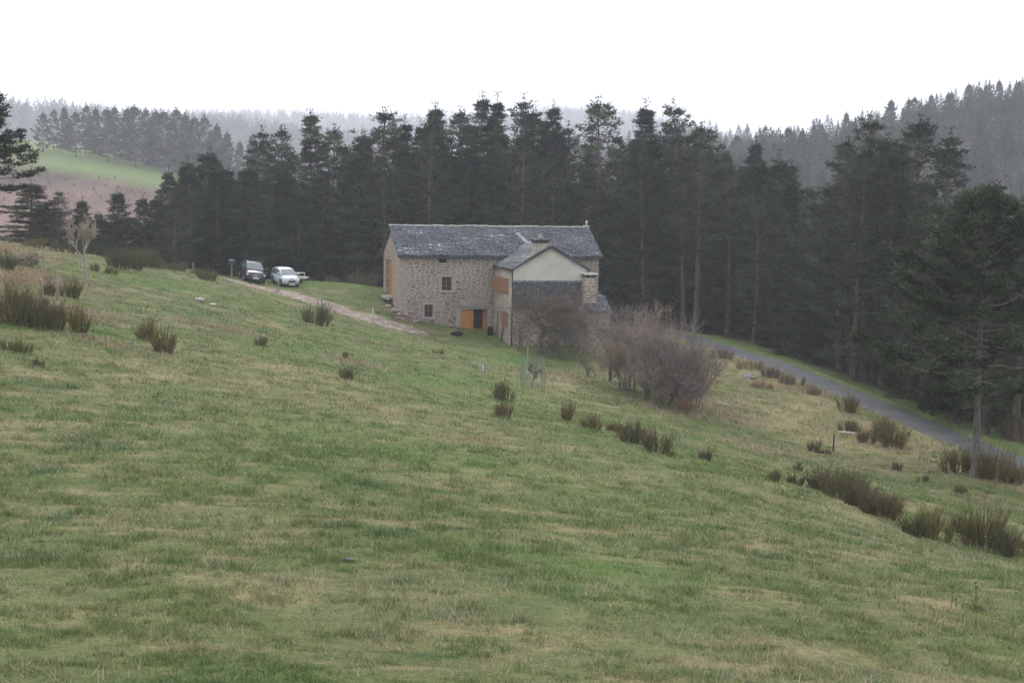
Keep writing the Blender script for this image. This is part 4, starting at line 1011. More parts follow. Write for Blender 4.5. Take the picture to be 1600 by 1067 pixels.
# ------------------------------------------------------------------ broom, bracken and bare shrubs
BG = np.array([.12, .128, .05]); BB = np.array([.18, .125, .082]); BO = np.array([.22, .17, .09])
def broom_mesh(seed, h, w, n, tint):
    """upright switchy stems fanning from the base; tint 0 green .. 1 brown"""
    rs = np.random.RandomState(seed); n = int(n*1.9); k = max(4, int(n/9)); cx = rs.uniform(-.5, .5, k)*w*.85; cy = rs.uniform(-.5, .5, k)*w*.4
    i = rs.randint(k, size=n); C = np.stack([cx[i]+rs.normal(size=n)*.03, cy[i]+rs.normal(size=n)*.03, np.full(n, -.05)], -1)
    hh = (h*rs.uniform(.5, 1.0, k)*(1-.35*np.abs(cx/w*2)**2))[i]*rs.uniform(.6, 1.08, n)
    D = unit(np.stack([cx[i]/w*.75+rs.normal(size=n)*.22, cy[i]/w*.75+rs.normal(size=n)*.22, np.ones(n)], -1))
    P0, P1, R0, R1, T = [], [], [], [], []
    mid = C+D*(hh*.55)[:, None]; D2 = unit(D+[0, 0, .35]+rs.normal(size=D.shape)*.1); tip = mid+D2*(hh*.5)[:, None]
    wd = .009+.0035*h
    for a, b, r0_, r1_ in ((C, mid, wd*1.2, wd), (mid, tip, wd, wd*.45)): P0.append(a); P1.append(b); R0.append(np.full(n, r0_)); R1.append(np.full(n, r1_))
    m = n*5; j = rs.randint(n, size=m); t = rs.uniform(.25, 1, m)
    a = np.where((t < .55)[:, None], C[j]+(mid-C)[j]*(t/.55)[:, None], mid[j]+(tip-mid)[j]*((t-.55)/.45)[:, None])
    d = unit(D2[j]+rs.normal(size=(m, 3))*.45+[0, 0, .15]); P0.append(a); P1.append(a+d*(rs.uniform(.10, .26, m)*h)[:, None]); R0.append(np.full(m, wd*.6)); R1.append(np.full(m, wd*.3))
    V, F = segtubes(np.concatenate(P0), np.concatenate(P1), np.concatenate(R0), np.concatenate(R1), 3)
    q = len(V)//6; tt = np.clip(tint*.8-.08+rs.normal(size=q)*.28, 0, 1)[:, None]; c = (BG*(1-tt)+(BB if tint < .99 else np.array([.33, .235, .18]))*tt)*rs.uniform(.65, 1.4, (q, 1)); c[:len(c)][rs.rand(q) < .06] = BO
    return npmesh('broom', V, [F], M['broom'], np.repeat(c, 6, 0))
BROOM = [(u, v, w, h, t, l) for u, v, w, h, t, l in [
 (232,532,30,32,.75,'forked brown broom in the left pasture, upper left of a close pair'),
 (258,551,26,36,.85,'reddish brown broom in the left pasture, lower right of a close pair'),
 (497,508,36,34,.2,'bushy yellow-topped broom growing at the near side of the dirt track'),
 (409,540,16,17,.6,'small broom tuft alone in the grass, left of the track bush'),
 (542,592,22,19,.6,'round little broom in mid pasture below the barn door side'),
 (544,561,10,12,.5,'tiny twiggy tuft directly above the round little broom'),
 (686,553,16,9,.6,'flat dark tuft in the grass below the barn door'),
 (788,626,22,28,.8,'upper broom of a pair below the wire tree guard'),
 (787,653,22,28,.7,'lower broom of a pair below the wire tree guard'),
 (886,657,14,29,.7,'slim upright broom standing alone in the middle of the slope'),
 (926,672,26,26,.7,'leftmost broom of the row along the slope edge'),
 (954,673,14,14,.7,'tiny second broom of the slope edge row'),
 (970,678,14,14,.8,'tiny third broom of the slope edge row, just before the tall ones'),
 (990,693,34,38,.75,'tall spiky broom in the middle of the slope edge row'),
 (1026,708,32,40,.75,'broad broom at the right end of the slope edge row'),
 (1047,714,22,11,.4,'low dark tuft trailing off right of the slope edge row'),
 (1102,718,18,16,.9,'faint reddish twiggy tuft alone right of the slope edge row'),
 (1216,755,22,22,.6,'left half of the low broom pair before the large right-hand clump'),
 (1242,757,24,20,.5,'right half of the low broom pair before the large right-hand clump'),
 (1246,735,14,13,.9,'small reddish tuft above the low broom pair'),
 (1292,770,46,48,.75,'left end bush of the large broom clump on the right slope'),
 (1318,783,46,56,.35,'tall green second bush of the large broom clump on the right slope'),
 (1344,793,44,48,.55,'middle bush of the large broom clump on the right slope'),
 (1368,804,40,46,.85,'brown fourth bush of the large broom clump on the right slope'),
 (1392,810,30,44,.95,'greyish brown right end bush of the large broom clump on the right slope'),
 (1425,836,44,38,.3,'wide green broom right of the large clump'),
 (1462,843,48,54,.35,'taller green broom beside the wide green one'),
 (1498,832,18,34,.5,'thin loose broom between the two green bushes and the vase-shaped one'),
 (1512,853,14,16,.9,'small dark tuft at the foot of the thin loose broom'),
 (1536,855,48,70,.3,'tall vase-shaped green broom near the right picture edge'),
 (1568,868,30,44,.4,'leaning broom next right of the tall vase-shaped one'),
 (1585,868,24,16,.5,'low green tuft at the foot of the leaning broom'),
 (1597,858,20,24,.9,'reddish broom cut by the right picture edge in the pasture'),
 (1128,560,40,16,1.,'reddish bramble on the near road verge just right of the thicket'),
 (1172,577,40,17,1.,'reddish bramble on the near road verge above the stone heap'),
 (1206,590,36,18,1.,'reddish bramble on the near road verge right of the stone heap'),
 (1238,601,36,18,1.,'brown bramble on the near verge halfway down the visible road'),
 (1190,606,34,12,1.,'low brown bramble on the slope just under the stone heap'),
 (1268,616,26,14,1.,'small brown bramble last in the line on the near verge'),
 (1272,706,18,20,.8,'broom tuft at the left of the dark fence post near the road'),
 (1288,709,20,9,.8,'flat brown tuft beside the dark fence post'),
 (1324,645,24,30,.4,'green broom on the near edge of the road, upper one'),
 (1376,686,36,36,.35,'dense broom overlapping the road edge, left of a pair'),
 (1394,700,26,44,.6,'taller thin broom overlapping the road edge, right of a pair'),
 (1352,692,30,24,.7,'brown sprawling bush above the pale fallen pole'),
 (1326,676,30,20,.75,'low purple-brown bush left of the sprawling brown one'),
 (1492,738,44,42,.4,'dark rounded broom just left of the bare roadside trunk'),
 (1550,748,40,50,.8,'brown bush just right of the bare roadside trunk'),
 (1583,755,50,40,.8,'wide brown bush between the trunk and the right picture edge'),
 (1600,690,70,46,.9,'rusty bush across the road at the right picture edge'),
 (1404,735,14,14,.7,'tiny tuft in the hollow, upper one above the right broom row'),
 (1308,760,0,0,.7,''),
 (1442,752,16,10,.7,'flat dark tuft in the hollow beside the small weathered stake'),
 (1503,770,18,14,.7,'small reddish tuft right of the small weathered stake'),
 (1345,588,30,34,.4,'light olive bush at the foot of the tall reddish trunk'),
 (1250,556,30,24,.4,'dark green bush on the verge under the wood edge'),
 (14,508,54,62,.5,'left end bush of the big broom clump by the left fence'),
 (44,513,50,58,.45,'second bush of the big broom clump by the left fence'),
 (74,516,50,52,.55,'brown-green middle bush of the big broom clump by the left fence'),
 (102,518,44,46,.5,'dark green bush at the right end of the big left broom clump'),
 (126,519,18,34,.4,'thin stems sticking out at the right tip of the big left clump'),
 (50,487,36,34,.5,'broom behind the big left clump, among the fence posts'),
 (108,465,26,30,.3,'yellowish green broom beside the fence posts below the pale tree'),
 (80,462,16,26,.9,'reddish twiggy tuft between two left fence posts'),
 (26,548,50,20,.3,'low grey-green bush at the left edge under the big clump'),
 (62,572,16,15,.7,'small dark tuft below the big left clump'),
 (140,531,26,9,.8,'low brown tuft right of the big left clump'),
 (8,418,26,28,.3,'rounded green bush at the left picture edge on the brow'),
 (146,420,12,13,.7,'small brown tuft behind the foot of the pale tree'),
 (186,417,34,34,.6,'left bush of the broom bank on the brow'),
 (208,417,32,32,.55,'middle bush of the broom bank on the brow'),
 (228,414,26,28,.3,'green right bush of the broom bank on the brow'),
 (246,416,22,18,.7,'brown tuft just right of the broom bank'),
 (174,428,18,12,.6,'little bush in front of the broom bank'),
 (266,418,18,13,.7,'rusty tuft on the brow, midway to the fence stake'),
 (284,421,12,14,.6,'small dark broom left of the brow stake'),
 (304,428,10,10,.8,'tiny tuft at the foot of the brow stake'),
 (318,437,18,18,.8,'reddish broom at the brow before the mail box, left one'),
 (329,438,14,16,.8,'reddish broom at the brow before the mail box, right one'),
 (110,393,60,16,.75,'long low bracken-brown bush on the brow left of the pale tree'),
 (60,384,60,16,.9,'rusty low bush on the brow at far left'),
 (520,430,24,14,.8,'rusty undergrowth tuft at the wood edge beyond the white car'),
 (556,436,24,20,.7,'undergrowth bush at the wood edge left of the gable'),
 (578,442,20,22,.9,'reddish bush close to the left gable at the wood edge'),
] if w]
for i, (u, v, w, h, t, lab) in enumerate(BROOM):
    if v < 425 and u < 330: q = ground_at(u, v+3)
    else: q = ground_at(u, v)
    if q[1] > 150: x_, y_ = at(u, 128 if u < 500 else 133); q = np.array([x_, y_, float(gz(x_, y_))])
    s = q[1]/FPX; hm = h*s*1.22; wm = w*s*1.08
    o = link('broom_bush', broom_mesh(500+i, hm, wm, int(26+34*min(wm, 2.2)), t)); o.location = (q[0], q[1], float(gz(q[0], q[1])))
    tag(o, lab, 'broom bush')

TW = np.array([.185, .155, .145])
def bare_tree(seed, Hh, spread, nst, lv, r0_, tw=.007, col=TW, up_=.25, wig=.5, kids=(3, 5), start=.25, ratio=.62, wide=1.0):
    """leafless branching; returns trunk mesh data and twig mesh data"""
    rs = np.random.RandomState(seed); big, sm = [], []
    def grow(p, d, L, r, l):
        n = 3; pts_ = [p]
        for i in range(n):
            d = unit(d+rs.normal(size=3)*.16*wig+[0, 0, up_*.12]); p = p+d*L/n; pts_.append(p)
        for i in range(n):
            ra = r*(1-.5*i/n); rb_ = r*(1-.5*(i+1)/n); (big if l < 2 else sm).append((pts_[i], pts_[i+1], max(ra, tw), max(rb_, tw*.7)))
        if l >= lv: return
        for k in range(rs.randint(*kids)+(1 if l >= lv-2 else 0)):
            t = rs.uniform(start if l == 0 else .25, 1); i = min(int(t*n), n-1); b = pts_[i]+(pts_[i+1]-pts_[i])*(t*n-i)
            side = unit(np.cross(d, rs.normal(size=3))); nd = unit(d*.55+side*spread*rs.uniform(.6, 1.2)+[0, 0, up_])
            grow(b, nd, L*ratio*rs.uniform(.75, 1.2), max(r*.52, tw), l+1)
    for s in range(nst):
        a = rs.uniform(0, 6.28); ln = 0 if nst == 1 else .45
        grow(np.array([math.cos(a)*.2*(nst > 1), math.sin(a)*.2*(nst > 1), -.1]), unit(np.array([math.cos(a)*ln*rs.rand(), math.sin(a)*ln*rs.rand(), 1.])), Hh*.5*rs.uniform(.8, 1.1), r0_, 0)
    out = []
    for S, n in ((big, 6), (sm, 3)):
        P0, P1, A, B = zip(*S); out.append(segtubes(P0, P1, A, B, n))
    V = out[1][0]; z = V[:, 2].max(); k = Hh/z
    c = np.repeat(col[None]*rs.uniform(.7, 1.35, (len(V)//6, 1)), 6, 0)
    return (out[0][0]*[wide, wide, k], out[0][1]), (V*[wide, wide, k], out[1][1], c)
def bare(name, label, u, v, hpx, seed, bark='bark_grey', cat='bare tree', dist=None, **k):
    q = ground_at(u, v)
    if dist: x_, y_ = at(u, dist); q = np.array([x_, y_, float(gz(x_, y_))])
    Hh = hpx*q[1]/FPX
    (tv, tf), (wv, wf, wc) = bare_tree(seed, Hh, **k); o = empty(name, (q[0], q[1], float(gz(q[0], q[1]))), 0); tag(o, label, cat)
    link('trunk', npmesh('trunk', tv, [tf], M[bark], None, True), o); link('twigs', npmesh('twigs', wv, [wf], M['twig'], wc), o); return o
bare('bare_tree', 'pale leafless tree with a thin whitish trunk on the left brow', 134, 447, 118, 61, 'bark_pale', spread=.62, nst=1, lv=5, r0_=.1, tw=.011, col=np.array([.30, .27, .245]), up_=.35, kids=(3, 5))
bare('bare_tree', 'dark spreading leafless orchard tree in front of the wing gable', 843, 552, 112, 78, spread=1.0, nst=1, lv=5, r0_=.24, tw=.0068, col=TW*.7, up_=.34, wig=.9, kids=(4, 7), start=.35, ratio=.72, wide=1.3)
SHR = [(953,596,128,'leafless tree with forked trunk at the left of the brown thicket',1,.15,4,TW,81),
 (985,612,150,'tall brown leafless shrub in the left half of the thicket',4,.08,4,TW*1.1,82),
 (1012,625,160,'tallest rounded brown shrub in the middle of the thicket',5,.08,4,TW*1.1,83),
 (1040,632,150,'dense brown shrub right of the tallest one in the thicket',5,.08,4,TW*1.05,84),
 (1066,640,120,'grey-brown shrub sloping down at the right of the thicket',4,.07,4,TW*.95,85),
 (1086,634,80,'lowest shrub at the right end of the thicket',4,.05,4,TW*.9,86),
 (965,585,112,'brown shrub behind the forked tree, touching the extension roof',4,.06,4,TW*1.1,87),
 (882,563,62,'thin grey sapling clump under the orchard tree, right of its trunk',4,.04,3,TW*.95,88),
 (905,566,66,'thin leafless saplings before the base of the slate-hung wall',4,.04,3,TW,89),
 (812,548,66,'small bare shrub at the left of the orchard tree, before the wing corner',3,.04,3,TW*.9,90),
 (972,608,96,'low spreading shrub at the left foot of the thicket',5,.05,4,TW*1.0,94),
 (1024,636,92,'low dense shrub in front of the tallest one in the thicket',5,.05,4,TW*.95,96),
 (1058,644,84,'bushy low shrub before the right half of the thicket',5,.05,4,TW*1.0,97),
 (1098,612,84,'outermost pale shrub at the right rear of the thicket',4,.05,4,TW*1.1,98),
 (1075,650,34,'small reddish thorn bush at the lower right tip of the thicket',3,.03,3,np.array([.16,.09,.075]),91),
 (915,587,30,'stunted flat-topped bush before the thicket on dry grass',2,.05,3,np.array([.17,.125,.105]),92),
 (866,560,40,'low bare shrub close behind the orchard tree trunk',3,.03,3,TW*.8,93)]
for u, v, hp, lab, ns, r_, lv, col_, sd in SHR:
    bare('bare_tree' if ns == 1 else 'bare_shrub', lab, u, v, hp, sd, spread=.72, nst=ns, lv=lv+1 if ns == 1 else lv, r0_=r_*.75, tw=.0076 if lv > 3 else .0078, col=col_*1.25, up_=.3, wide=1.0 if lv > 3 else .9, wig=.7, cat='bare tree' if ns == 1 else 'bare shrub', kids=(3, 6), start=.04, ratio=.68)
# grey brush pile at far left
q = ground_at(52, 417); (tv, tf), (wv, wf, wc) = bare_tree(99, 1.2, spread=1.3, nst=6, lv=3, r0_=.04, tw=.014, col=np.array([.25, .23, .21]), up_=.0, kids=(4, 6))
o = link('brush_pile', npmesh('brush_pile', wv*[2.2, 1, .9], [wf], M['twig'], wc)); o.location = (q[0], q[1], q[2]); tag(o, 'grey heap of cut branches lying on the brow at far left', 'brush pile')
# dead thistle in the foreground
q = ground_at(1522, 955); mb = MB(); rs = np.random.RandomState(4); s_ = q[1]/FPX
for dx_, hh in ((0, 46), (.02, 38), (-.42, 38), (-.34, 18)):
    mb.tube([(dx_, 0, -.03), (dx_+.02, 0, hh*s_*.5), (dx_+.0, .01, hh*s_)], [.006, .005, .003], 5)
    for k in range(8): a = rs.uniform(0, 6.28); mb.tube([(dx_, 0, hh*s_), (dx_+math.cos(a)*.03, math.sin(a)*.03, hh*s_+.03)], [.012, .004], 4)
for k in range(26): a = rs.uniform(0, 6.28); l = rs.uniform(.05, .2); mb.tube([(rs.normal()*.12, rs.normal()*.05, 0), (rs.normal()*.12+math.cos(a)*l*.3, math.sin(a)*l*.3, l)], [.005, .003], 3)
o = mb.build('dead_thistle', M['frame']); o.location = tuple(q); tag(o, 'dead brown thistle stalk standing in the foreground at right', 'thistle')
# yellow flowers
q = ground_at(926, 563); 

# ------------------------------------------------------------------ fence posts and small things
def post(u, v, hpx, r, lab, material='post', lean=(0, 0), d=None, name='fence_post', group=None):
    q = ground_at(u, v)
    if d: x_, y_ = at(u, d); q = np.array([x_, y_, float(gz(x_, y_))])
    h = hpx*q[1]/FPX; mb = MB(); rs = np.random.RandomState(int(u))
    mb.tube([(0, 0, -.2), (lean[0]*.5*h+rs.normal()*.01, lean[1]*.5*h, h*.5), (lean[0]*h, lean[1]*h, h*.97), (lean[0]*h, lean[1]*h, h)], [r*1.05, r, r*.95, r*.6], 8)
    o = mb.build(name, M[material], None, True); o.location = (q[0], q[1], float(gz(q[0], q[1]))); tag(o, lab, 'fence post', group); return o, h
PL = [post(*a, **k) for a, k in [
 ((17, 496, 41, .06, 'grey fence post at far left in front of the big broom clump'), {}),
 ((44, 480, 27, .045, 'thin fence stake rising behind the left broom clump'), {}),
 ((66, 470, 30, .06, 'grey post between the thin stake and the tall post at left'), {}),
 ((90, 470, 38, .07, 'tallest thick grey post of the left fence'), {}),
 ((101, 447, 14, .05, 'short post behind the tall thick one, left of a pair'), {}),
 ((110, 446, 13, .05, 'short post behind the tall thick one, right of a pair'), {})]]
post(128, 500, 20, .05, 'leaning broken stake at the right tip of the left broom clump', lean=(.5, 0))
post(302, 419, 15, .06, 'stake on the brow before the dark trees, left of the mail box', d=121)
post(417, 453, 13, .04, 'thin stake in front of the black van')
post(435, 457, 19, .05, 'thin stake in front of the white car')
post(503, 487, 24, .045, 'stake beside the track above the yellow-topped bush')
post(582.5, 506, 25, .05, 'pale straight stake beside the lower end of the dirt track', 'postpale')
post(1123, 663, 26, .045, 'faint stake below the right end of the brown thicket')
post(1302, 705, 27, .045, 'dark slim post in the rough grass near the road', 'bark_dark')
post(1486, 760, 23, .05, 'small weathered stake left of the bare roadside trunk')
post(782, 534, 24, .06, 'dark leaning stake before the wing wall by the side door', 'bark_dark', lean=(.18, 0))
post(826, 573, 34, .02, 'slim pale stick rising above the wire guard', 'postpale', d=100)
def wire(pts_, name, lab, sag=.06, r=.006):
    mb = MB()
    for a, b in zip(pts_[:-1], pts_[1:]):
        a = np.array(a); b = np.array(b); mb.tube([a+(b-a)*t-np.array([0, 0, sag*4*t*(1-t)]) for t in np.linspace(0, 1, 7)], r, 4)
    o = mb.build(name, M['pipe']); tag(o, lab, 'wire'); return o
wire([np.array(o.location)+[0, 0, h*.85] for o, h in PL[:4]], 'fence_wire', 'sagging fence wire strung between the left fence posts')
# mail box on its post
x, y = at(362, 129); z = float(gz(x, y)); mb = MB(); s_ = 129/FPX
mbx = empty('mail_box', (x, y, z), math.radians(10)); tag(mbx, 'green box with a pale lid on a wooden post beyond the black van', 'mail box')
zt = ray(362, 406)[2]*129-z; t_ = zt-7.2*s_
MB().box(-.07, .07, -.07, .07, -.3, t_).build('post', M['post'], mbx)
MB().box(-.24, .24, -.2, .2, t_, zt-.06).build('box', mat('green_paint', .5, (.015, .075, .06), spec=.4), mbx, bevel=.02)
MB().prism([(-.27, -.24, zt-.058), (.27, -.24, zt-.058), (.27, -.24, zt-.02), (0, -.24, zt+.04), (-.27, -.24, zt-.02)], (0, .48, 0)).build('lid', mat('pale_green_lid', .5, (.35, .45, .42), spec=.4), mbx)
# white barrier behind the white car
x, y = at(472, 127.5); z = float(gz(x, y)); br = empty('white_trailer', (x, y, z), math.radians(-14)); tag(br, 'small white-railed trailer half hidden behind the white car', 'trailer')
s_ = 127.5/FPX; zt = ray(472, 425)[2]*127.5-z
mb = MB(); mb.box(-.62, .45, -.5, .5, zt-.62, zt-.42); mb.build('tray', M['postpale'], br, bevel=.02)
mb = MB(); mb.box(-.6, .44, -.47, -.43, zt-.09, zt); mb.box(-.6, -.55, -.46, -.44, zt-.42, zt-.09); mb.box(.38, .43, -.46, -.44, zt-.42, zt-.09); mb.build('rail', mat('white_metal', .4, (.7, .7, .7)), br)
MB().tube([(0, -.52, zt-.78), (0, -.42, zt-.78)], [.2, .2], 14).build('wheel', M['dark'], br, True)
MB().tube([(.45, 0, zt-.55), (1.0, 0, zt-.72), (1.05, 0, .05)], .03, 6).build('drawbar', M['pipe'], br)
# wire tree guard with its sapling
q = ground_at(832, 606); s_ = q[1]/FPX; gd = empty('tree_guard', (q[0], q[1], float(gz(q[0], q[1]))), .15); tag(gd, 'square green-blue wire mesh tree guard on four thin posts in the pasture', 'tree guard')
M['gpost'] = mat('grey_green_post', .7, (.17, .2, .2), spec=.3); M['gmesh'] = mat('green_wire', .6, (.13, .22, .20), spec=.3)
a_ = 17*s_; hg = 48*s_
for sx_ in (-1, 1):
    for sy_ in (-1, 1): MB().tube([(sx_*a_, sy_*a_*.8, -.2), (sx_*a_, sy_*a_*.8, hg)], .02, 6).build('post', M['gpost'], gd)
mb = MB(); zz_ = .15
def edge4(z): return [(-a_, -a_*.8, z), (a_, -a_*.8, z), (a_, a_*.8, z), (-a_, a_*.8, z), (-a_, -a_*.8, z)]
for z in np.arange(.1, hg, .15): mb.tube(edge4(z), .0045, 3)
for t in np.arange(-1, 1.01, .22):
    for sy_ in (-1, 1): mb.tube([(t*a_, sy_*a_*.8, 0), (t*a_, sy_*a_*.8, hg*.97)], .0045, 3)
    for sx_ in (-1, 1): mb.tube([(sx_*a_, t*a_*.8, 0), (sx_*a_, t*a_*.8, hg*.97)], .0045, 3)
mb.build('mesh', M['gmesh'], gd)
bare('sapling', 'small twiggy sapling standing inside the wire guard', 830, 605, 42, 95, cat='sapling', spread=.6, nst=1, lv=4, r0_=.03, tw=.006, col=TW*.9, up_=.3, kids=(4, 6), start=.45)
q = ground_at(754, 582); mb = MB(); mb.tube([(0, 0, -.1), (0.02, 0, .45)], .045, 8); mb.tube([(-.13, .02, -.1), (-.16, .02, .5)], .018, 6); mb.tube([(0.02, 0, .4), (.03, 0, .75), (.1, 0, .95)], [.012, .01, .005], 5)
o = mb.build('planting_tube', mat('pale_plastic', .5, (.42, .46, .47), spec=.3), None, True); o.location = tuple(q); tag(o, 'pale plastic tube round a freshly planted seedling below the barn', 'plant tube')
# fallen poles and bits
def pole(u0_, v0_, u1_, v1_, r, lab, m_='postpale', name='fallen_pole', lift=.08):
    a = ground_at(u0_, v0_); b = ground_at(u1_, v1_); a[2] += lift; b[2] += lift
    mb = MB(); mb.tube([a, (a+b)/2+[0, 0, .02], b], [r, r*.9, r*.7], 8); o = mb.build(name, M[m_], None, True); tag(o, lab, 'pole'); return o
pole(1310, 681, 1342, 684, .07, 'pale fallen pole lying in the rough grass above the dark post', lift=.25)
pole(1121, 631, 1143, 637, .07, 'pale fallen stick right of the faint stake below the thicket')
q = hw(*loc(766, 520, 'y', -1.0)[:2]); mb = MB(); mb.tube([(0, 0, 0), (0, 0, .15), (0, 0, .7), (0, 0, .72)], [.22, .25, .23, .18], 14); o = mb.build('barrel', M['dark'], None, True); o.location = (q[0], q[1], float(gz(q[0], q[1]))); tag(o, 'small black barrel standing between the barn door and the side door', 'barrel')
q = ground_at(713, 524); o = link('black_sack', rock('black_sack', M['dark'], .42, 51, (1.5, .8, 1), .6)); o.location = (q[0], q[1], q[2]+.12); tag(o, 'black sack lying on the grass left of the barn door', 'sack')

# ------------------------------------------------------------------ cars
M['rubber'] = mat('rubber', .85, (.02, .02, .021), spec=.2); M['rim'] = mat('alloy', .35, (.45, .45, .47), metal=.7); M['glass'] = mat('car_glass', .08, (.10, .13, .14), spec=.8)
M['lamp'] = mat('lamp_glass', .15, (.62, .66, .7), spec=.6); M['black'] = mat('black_plastic', .5, (.02, .02, .022), spec=.3); M['chrome'] = mat('chrome', .25, (.6, .6, .62), metal=.9)
M['plate'] = mat('number_plate', .5, (.6, .6, .6)); M['paint_dark'] = mat('dark_paint', .25, (.022, .022, .032), spec=.6); M['paint_white'] = mat('silver_white_paint', .28, (.56, .60, .68), spec=.5)
def car(name, label, u, v, yaw, S, G, paint, wb, wr, chromegrille):
    """S lower body stations (x, half width, top, bottom); G glasshouse (x, half width at belt, half width at roof, belt z, roof z)"""
    q = ground_at(u, v); d = normal_at(q[0], q[1], 2.2); fx = np.array([math.sin(yaw), -math.cos(yaw), 0]); fx = unit(fx-d*(fx @ d)); fy = np.cross(d, fx)
    L2 = S[-1][0]; c0 = q-fx*L2; z0_ = float(gz(c0[0], c0[1]))
    root = empty(name, (0, 0, 0)); root.matrix_world = Matrix(((fx[0], fy[0], d[0], c0[0]), (fx[1], fy[1], d[1], c0[1]), (fx[2], fy[2], d[2], z0_+.05), (0, 0, 0, 1)))
    tag(root, label, 'car'); vs, fs = [], []
    for x, w, zt_, zb_ in S:
        h_ = [(0, zt_+.02), (w*.55, zt_+.012), (w*.82, zt_-.03), (w*.95, zt_-.12), (w, zt_-.28), (w, zb_+.18), (w*.95, zb_+.02), (0, zb_)]
        vs += [(x, y, z) for y, z in h_]+[(x, -y, z) for y, z in h_[::-1]]
    k = 16
    for i in range(len(S)-1): fs += [(i*k+j, i*k+(j+1) % k, (i+1)*k+(j+1) % k, (i+1)*k+j) for j in range(k)]
    fs += [tuple(range(k))[::-1], tuple((len(S)-1)*k+j for j in range(k))]
    mb = MB().add(vs, fs); vs, fs = [], []
    for x, wb_, wt_, zb_, zt_ in G:
        zm = zb_+(zt_-zb_)*.86; wm_ = wb_+(wt_-wb_)*.78
        h_ = [(0, zt_+.02), (wt_*.6, zt_+.012), (wt_*.92, zt_-.025), (wm_, zm), (wb_, zb_-.05), (0, zb_-.05)]
        vs += [(x, y, z) for y, z in h_]+[(x, -y, z) for y, z in h_[::-1]]
    k = 12
    for i in range(len(G)-1): fs += [(i*k+j, i*k+(j+1) % k, (i+1)*k+(j+1) % k, (i+1)*k+j) for j in range(k)]
    fs += [tuple(range(k))[::-1], tuple((len(G)-1)*k+j for j in range(k))]
    mb.add(vs, fs); body = mb.build('body', paint, root, True); sm = body.modifiers.new('weighted', 'WEIGHTED_NORMAL')
    g4, g5 = G[-2], G[-1]                                       # roof front edge, windscreen foot
    A = np.array([g4[0], 0, g4[4]-.03]); B = np.array([g5[0], 0, g5[4]]); dv = unit(B-A); nn = np.array([-dv[2], 0, dv[0]]); nn = nn if nn[2] > 0 else -nn
    o_ = nn*.03; ws = [np.array([A[0], s*g4[2]*.9, A[2]])+o_ for s in (-1, 1)]+[np.array([B[0], s*g5[1]*.9, B[2]])+o_ for s in (1, -1)]
    ws = [ws[0]+dv*.06, ws[1]+dv*.06, ws[2]-dv*.05, ws[3]-dv*.05]; MB().prism(ws, nn*.012).build('windscreen', M['glass'], root)
    for s in (-1, 1):
        cuts = [G[0][0]+.28, (G[0][0]+G[-2][0])*.5+.05, G[-2][0]+.12]
        for i in range(len(cuts)-1):
            x0_, x1_ = cuts[i]+.05, cuts[i+1]-.02
            def sp(x, t):
                xs2 = [g_[0] for g_ in G]; wb_ = np.interp(x, xs2, [g_[1] for g_ in G]); wt_ = np.interp(x, xs2, [g_[2] for g_ in G]); zb_ = np.interp(x, xs2, [g_[3] for g_ in G]); zt_ = np.interp(x, xs2, [g_[4] for g_ in G])
                return np.array([x, s*(wb_+(wt_-wb_)*.78*t/.86+.02), zb_+(zt_-zb_)*t])
            xe = x1_+(.55 if i == 1 else 0); P = [sp(x0_+.05*(i == 0), .06), sp(xe, .06), sp(x1_, .84), sp(x0_+.2*(i == 0), .84)]
            if s < 0: P = P[::-1]
            MB().prism(P, (0, s*.008, 0)).build('side_window', M['glass'], root)
        mr = MB(); mx, mw = G[-1][0]-.32, G[-1][1]; mz = G[-1][3]+.08
        mr.tube([(mx, s*(mw-.02), mz), (mx, s*(mw+.08), mz+.02), (mx, s*(mw+.12), mz+.05), (mx, s*(mw+.24), mz+.05), (mx, s*(mw+.28), mz+.05)], [.02, .02, .08, .09, .05], 8); mr.build('wing_mirror', paint, root, True)
        f = S[-2]; e = S[-1]; hl_ = MB(); zc = f[2]-.12; hl_.prism([(f[0]+.02, s*(f[1]*.99), zc+.05), (e[0]-.04, s*e[1]*.62, zc-.10), (e[0]-.02, s*e[1]*.66, zc-.2), (f[0]+.03, s*f[1]*1.005, zc-.12)], (.035, s*.02, 0)); hl_.build('headlight', M['lamp'], root)
        for wx in wb:
            w_ = MB(); yy = s*(S[3][1]-.19); y1 = s*(S[3][1]+.01)
            w_.tube([(wx, yy, wr), (wx, yy+s*.02, wr), (wx, y1-s*.03, wr), (wx, y1, wr), (wx, y1, wr)], [wr*.9, wr, wr, wr*.93, wr*.64], 20, True); wo_ = w_.build('wheel', M['rubber'], root)
            r_ = MB(); r_.tube([(wx, y1-s*.01, wr), (wx, y1+s*.004, wr), (wx, y1+s*.012, wr)], [wr*.66, wr*.64, wr*.12], 20); r_.build('rim', M['rim'], wo_)
            ar = MB(); n_ = 14; aa = [math.pi*i/n_ for i in range(n_+1)]; yk = s*(S[3][1]+.004)
            ar.prism([(wx+math.cos(t)*(wr+.07), yk, wr+math.sin(t)*(wr+.07)) for t in aa], (0, s*.006, 0)); ar.build('wheel_arch', M['black'], root)
    e = S[-1]; gz_ = e[2]
    gr = MB(); gr.prism([(e[0]+.005, -.36, gz_-.10), (e[0]+.005, .36, gz_-.10), (e[0]+.005, .30, gz_-.24), (e[0]+.005, -.30, gz_-.24)], (.03, 0, 0)); go = gr.build('grille', M['black'], root)
    if chromegrille:
        ch_ = MB()
        for a, b in (((-.38, -.085), (.38, -.085)), ((-.31, -.255), (.31, -.255)), ((-.38, -.085), (-.31, -.255)), ((.38, -.085), (.31, -.255))): ch_.tube([(e[0]+.035, a[0], gz_+a[1]), (e[0]+.035, b[0], gz_+b[1])], .018, 5)
        ch_.build('surround', M['chrome'], go)
